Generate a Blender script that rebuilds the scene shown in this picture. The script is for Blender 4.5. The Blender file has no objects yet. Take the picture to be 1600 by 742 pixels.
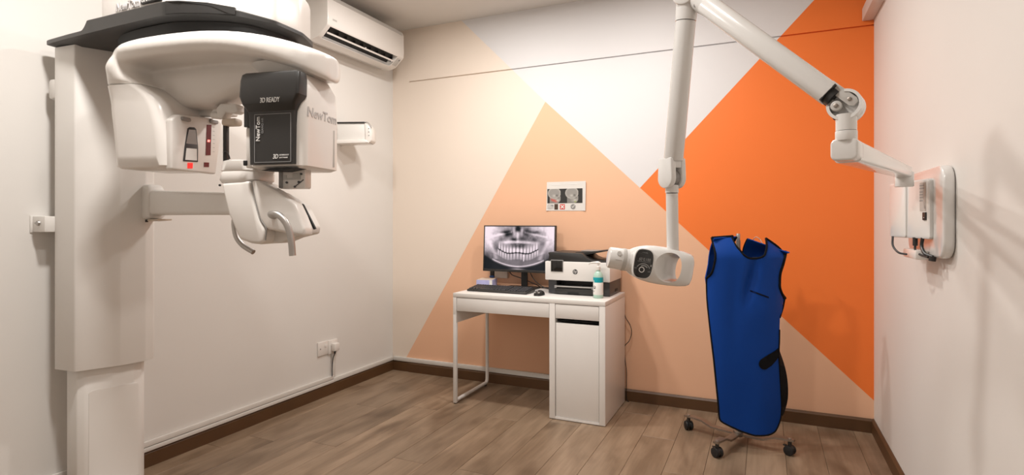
import bpy, bmesh, math, random
import numpy as np
from mathutils import Vector, Matrix
random.seed(7)
PI = math.pi
SC = bpy.context.scene
COL = SC.collection

# ------------------------------------------------------------------ camera
cam_d = bpy.data.cameras.new('camera'); cam = bpy.data.objects.new('camera', cam_d); COL.objects.link(cam)
cam.location = (2.815, -3.83, 1.225)
cam.rotation_euler = (PI/2, 0, math.radians(24.3))
cam_d.sensor_width = 36.0; cam_d.sensor_fit = 'HORIZONTAL'
cam_d.lens = 36.0*875/1600
cam_d.shift_y = -25/1600
cam_d.clip_start = 0.02
SC.camera = cam

# ------------------------------------------------------------------ world, lamps, exposure
w = bpy.data.worlds.new('world'); SC.world = w; w.use_nodes = True
w.node_tree.nodes['Background'].inputs[0].default_value = (1, .95, .9, 1)
w.node_tree.nodes['Background'].inputs[1].default_value = 0.05
def lamp(loc, power, size, color=(1, .957, .912)):
    l = bpy.data.lights.new('ceiling_downlight', 'AREA'); l.shape = 'DISK'; l.size = size
    l.energy = power; l.color = color
    o = bpy.data.objects.new('ceiling_downlight', l); COL.objects.link(o); o.location = loc
for x, y, p in ((1.1, -1.0, 25.5), (2.1, -1.0, 22.5), (1.1, -2.75, 38), (2.05, -2.75, 15.5)):
    lamp((x, y, 2.775), p, .16)
SC.view_settings.view_transform = 'Standard'
SC.view_settings.look = 'None'
SC.view_settings.gamma = 1
SC.view_settings.use_curve_mapping = False
SC.view_settings.exposure = -0.25

# ------------------------------------------------------------------ materials
def mat(name, col, rough=.5, metal=0, coat=0, noise=.03, scale=8, bump=0, emis=None, estr=1, trans=0, bscale=180):
    m = bpy.data.materials.new(name); m.use_nodes = True
    nt = m.node_tree; b = nt.nodes['Principled BSDF']
    b.inputs['Roughness'].default_value = rough; b.inputs['Metallic'].default_value = metal
    b.inputs['Coat Weight'].default_value = coat; b.inputs['Coat Roughness'].default_value = .08
    b.inputs['Transmission Weight'].default_value = trans
    tc = nt.nodes.new('ShaderNodeTexCoord')
    n = nt.nodes.new('ShaderNodeTexNoise'); n.inputs['Scale'].default_value = scale; n.inputs['Detail'].default_value = 4
    nt.links.new(tc.outputs['Object'], n.inputs['Vector'])
    mx = nt.nodes.new('ShaderNodeMix'); mx.data_type = 'RGBA'
    mx.inputs[6].default_value = tuple(c*(1-noise) for c in col)+(1,)
    mx.inputs[7].default_value = tuple(min(1, c*(1+noise)) for c in col)+(1,)
    nt.links.new(n.outputs['Fac'], mx.inputs[0]); nt.links.new(mx.outputs[2], b.inputs['Base Color'])
    if bump:
        n2 = nt.nodes.new('ShaderNodeTexNoise'); n2.inputs['Scale'].default_value = bscale; n2.inputs['Detail'].default_value = 3
        nt.links.new(tc.outputs['Object'], n2.inputs['Vector'])
        bp = nt.nodes.new('ShaderNodeBump'); bp.inputs['Strength'].default_value = bump; bp.inputs['Distance'].default_value = .002
        nt.links.new(n2.outputs['Fac'], bp.inputs['Height']); nt.links.new(bp.outputs['Normal'], b.inputs['Normal'])
    if emis:
        b.inputs['Emission Color'].default_value = emis+(1,); b.inputs['Emission Strength'].default_value = estr
    return m
def vmat(name, emit):
    m = bpy.data.materials.new(name); m.use_nodes = True; nt = m.node_tree; b = nt.nodes['Principled BSDF']
    a = nt.nodes.new('ShaderNodeVertexColor'); a.layer_name = 'print'
    if emit:
        b.inputs['Base Color'].default_value = (.01, .01, .01, 1)
        nt.links.new(a.outputs['Color'], b.inputs['Emission Color']); b.inputs['Emission Strength'].default_value = emit
        b.inputs['Roughness'].default_value = .35; b.inputs['Specular IOR Level'].default_value = .12
    else:
        nt.links.new(a.outputs['Color'], b.inputs['Base Color']); b.inputs['Roughness'].default_value = .6
    return m
M = {}
M['wall'] = mat('wall_paint', (.76, .735, .70), .6, noise=.02, scale=3, bump=.08, bscale=60)
M['ceiling'] = mat('ceiling_paint', (.74, .71, .67), .7, noise=.02, bump=.05)
M['mwhite'] = mat('mural_white', (.74, .73, .735), .55, noise=.015, scale=2, bump=.06)
M['mpale'] = mat('mural_pale_peach', (.83, .725, .625), .55, noise=.02, scale=2, bump=.06)
M['mpeach'] = mat('mural_peach', (.86, .51, .325), .55, noise=.02, scale=2, bump=.06)
M['morange'] = mat('mural_orange', (.93, .205, .03), .5, noise=.03, scale=2, bump=.06)
M['base'] = mat('brown_baseboard', (.095, .044, .016), .45, noise=.2, scale=6)
M['trunk'] = mat('white_trunking', (.72, .69, .65), .45)
M['plastic'] = mat('white_gloss_plastic', (.80, .765, .725), .28, coat=.35, noise=.01)
M['plastic2'] = mat('white_satin_plastic', (.74, .715, .68), .4, noise=.015)
M['arm'] = mat('white_enamel', (.76, .75, .73), .22, coat=.6, noise=.01)
M['lacquer'] = mat('white_lacquer', (.80, .775, .745), .35, coat=.1, noise=.01)
M['dark'] = mat('charcoal_plastic', (.026, .025, .024), .36, coat=.08, noise=.06)
M['dark2'] = mat('satin_black_plastic', (.02, .019, .018), .4, noise=.08)
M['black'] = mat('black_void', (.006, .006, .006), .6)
M['dgrey'] = mat('dark_grey_plastic', (.045, .045, .048), .42, noise=.06)
M['grey'] = mat('grey_plastic', (.28, .27, .26), .4)
M['lgrey'] = mat('light_grey_plastic', (.52, .50, .47), .4)
M['letter'] = mat('silver_lettering', (.52, .50, .49), .35)
M['wletter'] = mat('white_lettering', (.75, .74, .72), .5)
M['gletter'] = mat('grey_lettering', (.30, .30, .30), .5)
M['metal'] = mat('brushed_metal', (.46, .44, .42), .42, metal=1, noise=.08, scale=40)
M['steel'] = mat('worn_steel', (.33, .29, .255), .42, metal=1, noise=.15, scale=30)
M['chrome'] = mat('chrome', (.75, .73, .70), .12, metal=1)
M['beige'] = mat('beige_pad', (.62, .52, .42), .45)
M['red'] = mat('red_lamp', (.3, .01, .01), .4, emis=(1, .02, .015), estr=1.3)
M['redhot'] = mat('red_hot_lamp', (.5, .05, .05), .4, emis=(1, .10, .08), estr=6)
M['reddark'] = mat('dark_red_lens', (.09, .008, .01), .25, emis=(.3, 0, 0), estr=.12)
M['mirror'] = mat('mirror', (.22, .19, .17), .08, metal=1, noise=.02)  # a dark brown reflection is put into the tint
M['blue'] = mat('blue_nylon', (.002, .046, .27), .62, noise=.08, scale=5, bump=.25, bscale=260)
M['trim'] = mat('black_binding', (.004, .004, .005), .85, bump=.2)
for k_ in ('blue', 'trim'): M[k_].node_tree.nodes['Principled BSDF'].inputs['Specular IOR Level'].default_value = .18
M['rubber'] = mat('black_rubber', (.010, .010, .011), .5, noise=.1)
M['paper'] = mat('white_paper', (.76, .73, .69), .7)
M['teal'] = mat('teal_label', (.0, .36, .42), .45)
M['gel'] = mat('green_gel_bottle', (.55, .80, .68), .18, noise=.02, trans=.25)
M['label'] = mat('white_label', (.82, .80, .77), .45)
M['lav'] = mat('lavender_card', (.42, .42, .68), .55, noise=.18, scale=30)
M['kraft'] = mat('pale_card', (.60, .50, .42), .6)
M['bluep'] = mat('blue_plug', (.02, .10, .35), .4)
M['redink'] = mat('red_ink', (.65, .05, .04), .6)
M['cover'] = mat('black_glass', (.008, .008, .008), .14, coat=.3)
M['screen'] = vmat('screen_image', 1.15)
M['print'] = vmat('printed_picture', 0)

def wood():
    m = bpy.data.materials.new('oak_laminate'); m.use_nodes = True; nt = m.node_tree; b = nt.nodes['Principled BSDF']
    N = nt.nodes.new; L = nt.links.new
    tc = N('ShaderNodeTexCoord'); oi = N('ShaderNodeObjectInfo')
    off = N('ShaderNodeVectorMath'); off.operation = 'SCALE'; off.inputs[0].default_value = (37, 91, 53)
    L(oi.outputs['Random'], off.inputs['Scale'])
    add = N('ShaderNodeVectorMath'); L(tc.outputs['Object'], add.inputs[0]); L(off.outputs[0], add.inputs[1])
    mp = N('ShaderNodeMapping'); mp.inputs['Scale'].default_value = (1, .22, 1); L(add.outputs[0], mp.inputs['Vector'])
    n1 = N('ShaderNodeTexNoise'); n1.inputs['Scale'].default_value = 9; n1.inputs['Detail'].default_value = 5; n1.inputs['Distortion'].default_value = .6
    L(mp.outputs[0], n1.inputs['Vector'])
    mp2 = N('ShaderNodeMapping'); mp2.inputs['Scale'].default_value = (1, .05, 1); L(add.outputs[0], mp2.inputs['Vector'])
    n2 = N('ShaderNodeTexNoise'); n2.inputs['Scale'].default_value = 70; n2.inputs['Detail'].default_value = 6
    L(mp2.outputs[0], n2.inputs['Vector'])
    mp3 = N('ShaderNodeMapping'); mp3.inputs['Scale'].default_value = (1, .45, 1); L(add.outputs[0], mp3.inputs['Vector'])
    n3 = N('ShaderNodeTexNoise'); n3.inputs['Scale'].default_value = 5.5; n3.inputs['Detail'].default_value = 2
    L(mp3.outputs[0], n3.inputs['Vector'])
    r1 = N('ShaderNodeValToRGB'); L(n1.outputs['Fac'], r1.inputs['Fac'])
    e = r1.color_ramp.elements; e[0].position = .30; e[0].color = (.180, .120, .074, 1); e[1].position = .62; e[1].color = (.305, .216, .144, 1)
    r2 = N('ShaderNodeValToRGB'); L(n2.outputs['Fac'], r2.inputs['Fac'])
    e = r2.color_ramp.elements; e[0].position = .3; e[0].color = (.87, .86, .85, 1); e[1].position = .65; e[1].color = (1.04, 1.04, 1.04, 1)
    r3 = N('ShaderNodeValToRGB'); L(n3.outputs['Fac'], r3.inputs['Fac'])
    e = r3.color_ramp.elements; e[0].position = .28; e[0].color = (.56, .51, .46, 1); e[1].position = .44; e[1].color = (1, 1, 1, 1)
    a = N('ShaderNodeMix'); a.data_type = 'RGBA'; a.blend_type = 'MULTIPLY'; a.inputs[0].default_value = 1
    L(r1.outputs[0], a.inputs[6]); L(r2.outputs[0], a.inputs[7])
    c = N('ShaderNodeMix'); c.data_type = 'RGBA'; c.blend_type = 'MULTIPLY'; c.inputs[0].default_value = .8
    L(a.outputs[2], c.inputs[6]); L(r3.outputs[0], c.inputs[7])
    mr = N('ShaderNodeMapRange'); mr.inputs['To Min'].default_value = .86; mr.inputs['To Max'].default_value = 1.12
    L(oi.outputs['Random'], mr.inputs['Value'])
    d = N('ShaderNodeVectorMath'); d.operation = 'SCALE'; L(c.outputs[2], d.inputs[0]); L(mr.outputs[0], d.inputs['Scale'])
    L(d.outputs[0], b.inputs['Base Color']); b.inputs['Roughness'].default_value = .42
    bp = N('ShaderNodeBump'); bp.inputs['Strength'].default_value = .12; bp.inputs['Distance'].default_value = .001
    L(n2.outputs['Fac'], bp.inputs['Height']); L(bp.outputs['Normal'], b.inputs['Normal'])
    return m
M['wood'] = wood()
M['gap'] = mat('plank_joint', (.06, .04, .028), .7)

# ------------------------------------------------------------------ helpers
def finish(me, ang=35):
    for p in me.polygons: p.use_smooth = True
    me.set_sharp_from_angle(angle=math.radians(ang))
def base_of(o):
    v = Vector((0, 0, 0))
    while o is not None: v += o.location; o = o.parent
    return v
def link(name, me, parent=None):
    o = bpy.data.objects.new(name, me); COL.objects.link(o)
    if parent is not None: o.parent = parent
    return o
def obj(name, bm, m, parent=None, ang=35, label=None):
    """world-space bmesh -> one mesh object (its origin at the middle of its foot)"""
    bmesh.ops.recalc_face_normals(bm, faces=bm.faces)
    vs = [v.co for v in bm.verts]
    lo = Vector([min(v[i] for v in vs) for i in range(3)]); hi = Vector([max(v[i] for v in vs) for i in range(3)])
    org = Vector(((lo.x+hi.x)/2, (lo.y+hi.y)/2, lo.z))
    bmesh.ops.translate(bm, verts=bm.verts, vec=-org)
    me = bpy.data.meshes.new(name); bm.to_mesh(me); bm.free()
    for mm in (m if isinstance(m, (list, tuple)) else [m]): me.materials.append(mm)
    finish(me, ang)
    o = link(name, me, parent)
    o.location = org - base_of(parent)
    if label: o['label'] = label
    return o
def thing(name, label, cat, loc, group=None):
    o = bpy.data.objects.new(name, None); COL.objects.link(o); o.location = loc
    o.empty_display_size = .1
    o['label'] = label; o['category'] = cat
    if group: o['group'] = group
    return o
def tag(o, label, cat, group=None):
    o['label'] = label; o['category'] = cat
    if group: o['group'] = group
    return o
def struct(o): o['kind'] = 'structure'; return o
def nb(): return bmesh.new()
def bev(bm, edges, r, seg=2):
    if r > 0: bmesh.ops.bevel(bm, geom=edges, offset=r, segments=seg, profile=.5, affect='EDGES', clamp_overlap=True)
def merge(dst, src):
    me = bpy.data.meshes.new('t'); src.to_mesh(me); src.free(); dst.from_mesh(me); bpy.data.meshes.remove(me)
def W(p): return Vector(p)                       # identity frame
def box(bm, x0, x1, y0, y1, z0, z1, r=0, F=W, seg=2):
    t = nb()
    v = [t.verts.new(F((x, y, z))) for z in (z0, z1) for y in (y0, y1) for x in (x0, x1)]
    for q in ((0, 1, 3, 2), (4, 6, 7, 5), (0, 4, 5, 1), (2, 3, 7, 6), (0, 2, 6, 4), (1, 5, 7, 3)): t.faces.new([v[i] for i in q])
    bmesh.ops.recalc_face_normals(t, faces=t.faces)
    bev(t, list(t.edges), r, seg); merge(bm, t); return bm
def prism(bm, poly, d0, d1, F, r=0, seg=2):
    """poly of (a,b); F((a,b,d)) -> world; extruded d0..d1"""
    t = nb()
    A = [t.verts.new(F((a, b, d0))) for a, b in poly]; B = [t.verts.new(F((a, b, d1))) for a, b in poly]
    n = len(poly); t.faces.new(A); t.faces.new(B[::-1])
    for i in range(n): t.faces.new((A[i], B[i], B[(i+1) % n], A[(i+1) % n]))
    bmesh.ops.recalc_face_normals(t, faces=t.faces)
    if r:
        es = [e for e in t.edges if len(e.link_faces) == 2 and e.calc_face_angle(0) > math.radians(30)]
        bev(t, es, r, seg)
    merge(bm, t); return bm
def loft(bm, rings, cap=True):
    R = [[bm.verts.new(p) for p in r] for r in rings]; n = len(R[0])
    for a, b in zip(R, R[1:]):
        for i in range(n): bm.faces.new((a[i], a[(i+1) % n], b[(i+1) % n], b[i]))
    if cap: bm.faces.new(R[0][::-1]); bm.faces.new(R[-1])
    return bm
def rrect(x0, x1, y0, y1, r, k=4):
    r = min(r, (x1-x0)/2-1e-5, (y1-y0)/2-1e-5); out = []
    for cx, cy, a0 in ((x1-r, y1-r, 0), (x0+r, y1-r, 90), (x0+r, y0+r, 180), (x1-r, y0+r, 270)):
        for i in range(k+1):
            a = math.radians(a0+90*i/k); out.append((cx+r*math.cos(a), cy+r*math.sin(a)))
    return out
def catmull(pts, n=6):
    P = [Vector(p) for p in pts]; P = [2*P[0]-P[1]]+P+[2*P[-1]-P[-2]]; out = []
    for i in range(1, len(P)-2):
        a, b, c, d = P[i-1:i+3]
        for j in range(n):
            t = j/n; out.append(.5*((2*b)+(c-a)*t+(2*a-5*b+4*c-d)*t*t+(3*b-a-3*c+d)*t**3))
    out.append(P[-2]); return out
def tube(bm, pts, r, seg=12, smooth=0, flat=1.0, up=None):
    if smooth: pts = catmull(pts, smooth)
    P = [Vector(p) for p in pts]; n = len(P)
    R = r if isinstance(r, (list, tuple)) else [r]*n
    rings = []; ref = None
    for i, p in enumerate(P):
        t = (P[min(i+1, n-1)]-P[max(i-1, 0)]).normalized()
        if ref is None: ref = Vector(up) if up else (Vector((0, 0, 1)) if abs(t.z) < .9 else Vector((1, 0, 0)))
        a = ref-t*ref.dot(t)
        if a.length < 1e-6: a = t.orthogonal()
        a.normalize(); b = t.cross(a); ref = a
        rr = R[i] if len(R) == n else R[0]
        rings.append([p+(a*math.cos(2*PI*k/seg)*flat+b*math.sin(2*PI*k/seg))*rr for k in range(seg)])
    return loft(bm, rings)
def cyl(bm, p0, p1, r0, r1=None, seg=24, bevel=0):
    p0, p1 = Vector(p0), Vector(p1); r1 = r0 if r1 is None else r1; d = (p1-p0).normalized(); L = (p1-p0).length
    prof = [(0, r0), (L, r1)]
    if bevel: prof = [(0, r0-bevel), (bevel*.3, r0-bevel*.3), (bevel, r0), (L-bevel, r1), (L-bevel*.3, r1-bevel*.3), (L, r1-bevel)]
    a = d.orthogonal().normalized(); b = d.cross(a)
    return loft(bm, [[p0+d*h+(a*math.cos(2*PI*k/seg)+b*math.sin(2*PI*k/seg))*r for k in range(seg)] for h, r in prof])
def lathe(bm, c, prof, seg=24):
    return loft(bm, [[Vector(c)+Vector((r*math.cos(2*PI*k/seg), r*math.sin(2*PI*k/seg), z)) for k in range(seg)] for r, z in prof])
def text(name, s, F, a0, a1, b0, b1, d, m, parent, th=.0012, slant=0, label=None, bold=0):
    """lettering stretched to the box (a0..a1, b0..b1) of frame F, raised by th from depth d"""
    cu = bpy.data.curves.new('t', 'FONT'); cu.body = s; cu.extrude = .02; cu.resolution_u = 3; cu.shear = slant; cu.offset = bold
    o = bpy.data.objects.new('t', cu); COL.objects.link(o)
    me = bpy.data.meshes.new_from_object(o.evaluated_get(bpy.context.evaluated_depsgraph_get()))
    bpy.data.objects.remove(o); bpy.data.curves.remove(cu)
    bm = nb(); bm.from_mesh(me); bpy.data.meshes.remove(me)
    xs = [v.co.x for v in bm.verts]; ys = [v.co.y for v in bm.verts]
    for v in bm.verts:
        u = (v.co.x-min(xs))/(max(xs)-min(xs)); q = (v.co.y-min(ys))/(max(ys)-min(ys))
        v.co = F((a0+u*(a1-a0), b0+q*(b1-b0), d+(th if v.co.z > 0 else -.0004)))
    return obj(name, bm, m, parent, label=label)
def picture(name, F, a0, a1, b0, b1, d, nx, ny, fn, m, parent, th=.001, label=None):
    """a flat print or screen: a thin slab whose face carries per-vertex colours"""
    bm = nb(); cl = bm.loops.layers.float_color.new('print')
    g = [[bm.verts.new(F((a0+(a1-a0)*i/nx, b0+(b1-b0)*j/ny, d+th))) for i in range(nx+1)] for j in range(ny+1)]
    img = fn(nx+1, ny+1)
    idx = {}
    for j in range(ny+1):
        for i in range(nx+1): idx[g[j][i]] = (j, i)
    for j in range(ny):
        for i in range(nx):
            f = bm.faces.new((g[j][i], g[j][i+1], g[j+1][i+1], g[j+1][i]))
            for l in f.loops:
                q = idx[l.vert]; c = img[q[0], q[1]]; l[cl] = (c[0], c[1], c[2], 1)
    o = obj(name, bm, m, parent, label=label)
    return o
def boolean_cut(o, cutter_bm):
    me = bpy.data.meshes.new('cut'); bmesh.ops.recalc_face_normals(cutter_bm, faces=cutter_bm.faces); cutter_bm.to_mesh(me); cutter_bm.free()
    c = bpy.data.objects.new('cut', me); COL.objects.link(c)
    md = o.modifiers.new('b', 'BOOLEAN'); md.object = c; md.operation = 'DIFFERENCE'; md.solver = 'EXACT'
    bpy.context.view_layer.update()
    new = bpy.data.meshes.new_from_object(o.evaluated_get(bpy.context.evaluated_depsgraph_get()))
    o.modifiers.clear(); o.data = new; bpy.data.objects.remove(c)
    finish(new, 40)

# ================================================================== THE ROOM
RX = 3.393; FY = -4.7; CZ = 2.795
# floor: slab with every plank laid on it
bm = nb(); box(bm, 0, RX, FY, 0, -.06, -.0105); floor = struct(obj('floor', bm, M['gap']))
PW = .1855
def plank_mesh(wd, ln):
    bm = nb(); t = nb()
    box(bm, -wd/2, wd/2, -ln/2, ln/2, -.010, 0)
    top = [e for e in bm.edges if all(v.co.z > -.001 for v in e.verts)]
    bev(bm, top, .0011, 1)
    me = bpy.data.meshes.new('plank'); bm.to_mesh(me); bm.free(); me.materials.append(M['wood']); return me
cache = {}
x = 2.172-12*PW
rows = []
while x < RX:
    a, b = max(x, .002), min(x+PW, RX-.002)
    if b-a > .02: rows.append((a, b))
    x += PW
for i, (a, b) in enumerate(rows):
    y = -.002; first = True
    off = random.uniform(.15, 1.2)
    while y > FY+.05:
        ln = off if first else 1.22; first = False
        y1 = max(y-ln, FY)
        if y1-FY < .1: y1 = FY
        k = (round(b-a, 4), round(y-y1, 3))
        if k not in cache: cache[k] = plank_mesh(b-a-.0012, y-y1-.0012)
        p = link('plank', cache[k], floor); p.location = Vector(((a+b)/2, (y+y1)/2, 0))-base_of(floor)
        y = y1

bm = nb(); box(bm, -.1, RX+.1, FY-.1, .1, CZ, CZ+.1); struct(obj('ceiling', bm, M['ceiling']))
bm = nb(); box(bm, -.1, 0, FY-.1, .1, -.06, CZ); struct(obj('wall_left', bm, M['wall']))
bm = nb(); box(bm, RX, RX+.1, FY-.1, .1, -.06, CZ); struct(obj('wall_right', bm, M['wall']))
bm = nb(); box(bm, 0, RX, FY-.1, FY, -.06, CZ); struct(obj('wall_front', bm, M['wall']))
# back wall: one slab, its face cut into the painted shapes of the mural, with a recessed groove
bm = nb()
f = bm.faces.new([bm.verts.new(p) for p in ((0, 0, -.06), (RX, 0, -.06), (RX, 0, CZ), (0, 0, CZ))])
AP = (1.353, 2.10)
L1 = (AP, (3.397, .181)); L0 = ((.657, 2.791), AP); L2 = ((2.041, 1.454), (3.086, 2.561)); L3 = (AP, (.142, .123))
GZ0, GZ1, GX = 2.362, 2.371, .163
def side(l, x, z): (x0, z0), (x1, z1) = l; return (x1-x0)*(z-z0)-(z1-z0)*(x-x0)
def cut(p, n):
    bmesh.ops.bisect_plane(bm, geom=bm.verts[:]+bm.edges[:]+bm.faces[:], plane_co=p, plane_no=n)
for l in (L0, L1, L2, L3):
    (x0, z0), (x1, z1) = l; cut((x0, 0, z0), (-(z1-z0), 0, x1-x0))
for z in (GZ0, GZ1): cut((0, 0, z), (0, 0, 1))
cut((GX, 0, 0), (1, 0, 0))
kill = []
for f in bm.faces:
    c = f.calc_center_median(); x, z = c.x, c.z
    if x < AP[0]:
        right_of_L0 = side(L0, x, z) > 0
        below_L3 = side(L3, x, z) > 0        # L3 runs downwards to the left
        k = 0 if right_of_L0 and z > AP[1]-1 and side(L0, x, z) > 0 else (2 if below_L3 else 1)
    else:
        above1 = side(L1, x, z) > 0
        if not above1: k = 2
        elif side(L2, x, z) < 0: k = 3
        else: k = 0
    f.material_index = k
    if GZ0 < z < GZ1 and x > GX: kill.append(f)
r = bmesh.ops.extrude_face_region(bm, geom=kill)
bmesh.ops.translate(bm, verts=[v for v in r['geom'] if isinstance(v, bmesh.types.BMVert)], vec=(0, .012, 0))
bmesh.ops.delete(bm, geom=kill, context='FACES_ONLY')
for p, q in (((0, .1), (0, 0)),):
    pass
v = [bm.verts.new(p) for p in ((-.1, .1, -.06), (RX+.1, .1, -.06), (RX+.1, .1, CZ), (-.1, .1, CZ))]; bm.faces.new(v)
me = bpy.data.meshes.new('wall_back'); bm.to_mesh(me); bm.free()
for k in ('mwhite', 'mpale', 'mpeach', 'morange'): me.materials.append(M[k])
struct(link('wall_back', me))

# skirting and trunking
def skirting(name, pts, inward, h=.080, t=.014):
    """pts: floor polyline along the wall; profile with a sloped top"""
    bm = nb()
    prof = [(0, .0), (t, .0), (t, h-.012), (t*.45, h-.003), (t*.3, h), (0, h)]
    loft(bm, [[Vector((p[0]+n[0]*a, p[1]+n[1]*a, b)) for a, b in prof] for p, n in zip(pts, inward)])
    return struct(obj(name, bm, M['base']))
skirting('baseboard_left', [(.0005, -.0005), (.0005, FY)], [(1, -1), (1, 0)])
skirting('baseboard_right', [(RX-.0005, -.0005), (RX-.0005, FY)], [(-1, -1), (-1, 0)])
skirting('baseboard_back', [(0, -.0005), (.155, -.0005), (.163, -.0075), (RX, -.0075)], [(1, -1), (1, -1), (.6, -1), (-1, -1)])
bm = nb(); box(bm, .0005, .018, -.717, -.018, .0805, .112, .003); struct(obj('trim_1', bm, M['trunk']))
bm = nb(); box(bm, .0005, .020, -4.0, -.717, .0805, .100, .002); box(bm, .0005, .016, -4.0, -.717, .103, .130, .003); struct(obj('trim_2', bm, M['trunk']))
bm = nb(); box(bm, .02, 1.93, -.020, -.0005, .0805, .114, .003); struct(obj('trim_3', bm, M['trunk']))
bm = nb(); box(bm, RX-.060, RX-.0005, FY, -.003, 2.395, 2.468, .004); struct(obj('trim_4', bm, M['trunk']))
bm = nb(); box(bm, .0005, .012, -.722, -.694, .113, .285, .002); struct(obj('trim_5', bm, M['trunk']))

# ================================================================== X-RAY IMAGING MACHINE (left)
mach = thing('dental_imaging_machine', 'tall white panoramic x-ray machine on a column by the left wall, dark charcoal overhead arm', 'x-ray machine', (.20, -2.32, 0))
AX = (.94, -2.33); TH = math.radians(11)
U = Vector((math.cos(TH), math.sin(TH), 0)); V = Vector((-math.sin(TH), math.cos(TH), 0)); Z = Vector((0, 0, 1))
A0 = Vector((AX[0], AX[1], 0))
def FM(p): return A0+U*p[0]+V*p[1]+Z*p[2]                 # (u, v, z) of the rotating arm
def FMf(p): return A0+U*p[0]-V*p[2]+Z*p[1]                # (u, z, outwards) on a face looking along -v
def FMu(p): return A0+U*p[2]+V*p[0]+Z*p[1]                # (v, z, outwards) on a face looking along +u
def extr(bm, prof, z0, z1, r=.006):
    return prism(bm, prof, z0, z1, lambda q: Vector((q[0], q[1], q[2])), r)
def smoothpoly(pts, k=4, rad=.02):
    n = len(pts); out = []
    for i in range(n):
        a, b, c = Vector(pts[i-1]), Vector(pts[i]), Vector(pts[(i+1) % n])
        ra = min(rad, (a-b).length*.4); rc = min(rad, (c-b).length*.4)
        p, q = b+(a-b).normalized()*ra, b+(c-b).normalized()*rc
        for j in range(k+1):
            t = j/k; out.append(tuple((1-t)**2*p+2*t*(1-t)*b+t*t*q))
    return out
upper = [(.09, -2.475), (.115, -2.476), (.222, -2.469), (.232, -2.450), (.287, -2.327), (.305, -2.23), (.297, -2.19), (.265, -2.165), (.09, -2.16)]
lower = [(.11, -2.44), (.192, -2.445), (.212, -2.425), (.252, -2.34), (.270, -2.26), (.266, -2.224), (.24, -2.195), (.11, -2.19)]
bm = nb(); extr(bm, smoothpoly(upper, 3, .006), .605, 1.955); obj('upper_column', bm, M['plastic2'], mach)
bm = nb(); extr(bm, smoothpoly(lower, 3, .006), .02, .60)
lc = obj('lower_column', bm, M['plastic2'], mach)
bm = nb(); extr(bm, [(.08, -2.50), (.34, -2.47), (.36, -2.17), (.08, -2.14)], 0, .02, .004); obj('floor_plate', bm, M['plastic2'], mach)
pan = [(.2200, -2.4130), (.2553, -2.335), (.2728, -2.26), (.2715, -2.240)]
bm = nb()
rings = []
for z, s in ((.10, 0), (.50, 0), (.508, .006), (.512, .02)):
    q = [(x, y) for x, y in pan]; q[0] = (q[0][0]+s*.4, q[0][1]+s); q[-1] = (q[-1][0], q[-1][1]-s)
    rings.append([Vector((x, y, z)) for x, y in q]+[Vector((x-.012, y, z)) for x, y in q[::-1]])
loft(bm, rings); obj('service_panel', bm, M['plastic2'], lc)
# wall bracket, screw, and the cable guide high on the back
bm = nb(); box(bm, .001, .095, -2.512, -2.43, 1.181, 1.247, .003); box(bm, .001, .006, -2.520, -2.42, 1.178, 1.250, .002)
br = obj('wall_bracket', bm, M['plastic2'], mach)
bm = nb(); cyl(bm, (.052, -2.510, 1.218), (.052, -2.519, 1.218), .012, .010, 12); box(bm, .036, .068, -2.521, -2.517, 1.214, 1.222, .002); obj('screw', bm, M['metal'], br)
bm = nb(); box(bm, .045, .10, -2.476, -2.40, 1.742, 1.828, .012); obj('cable_guide', bm, M['plastic2'], mach)

# overhead carriage: dark body, bearing ring, white cover with lettering
plan = [(.06, -2.494), (.30, -2.505), (.835, -2.504), (.90, -2.490), (.99, -2.448), (1.07, -2.388), (1.13, -2.27), (1.12, -2.12), (1.05, -1.99), (.95, -1.93), (.6, -1.95), (.06, -2.11)]
def inset(pl, d):
    n = len(pl); out = []
    for i in range(n):
        a, b, c = Vector(pl[i-1]), Vector(pl[i]), Vector(pl[(i+1) % n])
        n1 = Vector((-(b-a).y, (b-a).x)).normalized(); n2 = Vector((-(c-b).y, (c-b).x)).normalized()
        m_ = (n1+n2).normalized(); out.append(tuple(b+m_*d/max(.5, m_.dot(n1))))
    return out
def dens(pl, k=5):
    out = []
    n = len(pl)
    for i in range(n):
        a, b = Vector(pl[i]), Vector(pl[(i+1) % n])
        for j in range(k): out.append(tuple(a+(b-a)*j/k))
    return out
plan = plan[:1]+[(.22, -2.502), (.30, -2.504), (.325, -2.5045), (.345, -2.5045), (.360, -2.5045), (.372, -2.5045), (.385, -2.5045), (.41, -2.504)]+plan[2:]
pd = dens(smoothpoly(plan, 3), 3)
def ztop(x): # the deck is low over the column, rises in a curve, then dips towards the nose
    if x < .325: return 1.986
    if x < .372:
        t = (x-.325)/.047; return 1.986+(2.022-1.986)*(t**2)
    if x < .84: return 2.022
    return 2.022-.037*((x-.84)/.29)**1.1
def zbot(x): return 1.955 if x < .3 else 1.955+min(1, (x-.3)/.3)*.004
bm = nb()
pin = dens(smoothpoly(inset(plan, .055), 3), 3)
rings = [[Vector((x, y, zbot(x)-.006)) for x, y in pin], [Vector((x, y, zbot(x)+.012)) for x, y in pd],
         [Vector((x, y, ztop(x)-.004)) for x, y in pd], [Vector((x, y, ztop(x))) for x, y in dens(smoothpoly(inset(plan, .004), 3), 3)]]
loft(bm, rings); car = obj('overhead_carriage', bm, M['dark'], mach, ang=28)
nose = [(.845, -2.502), (.90, -2.490), (.99, -2.448), (1.065, -2.392)]
bm = nb()
loft(bm, [[Vector((x+o*.45, y-o*.9, z)) for (x, y), z in zip(nose+nose[::-1], [1.972, 1.972, 1.972, 1.974]+[2.000, 2.010, 2.016, 2.019])] for o in (-.006, .004)])
obj('nose_panel', bm, M['dark'], car)
cp = inset([(.64, -2.503)]+plan[10:18]+[(.42, -1.98), (.36, -2.42), (.42, -2.492)], .010)
bm = nb()
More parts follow.
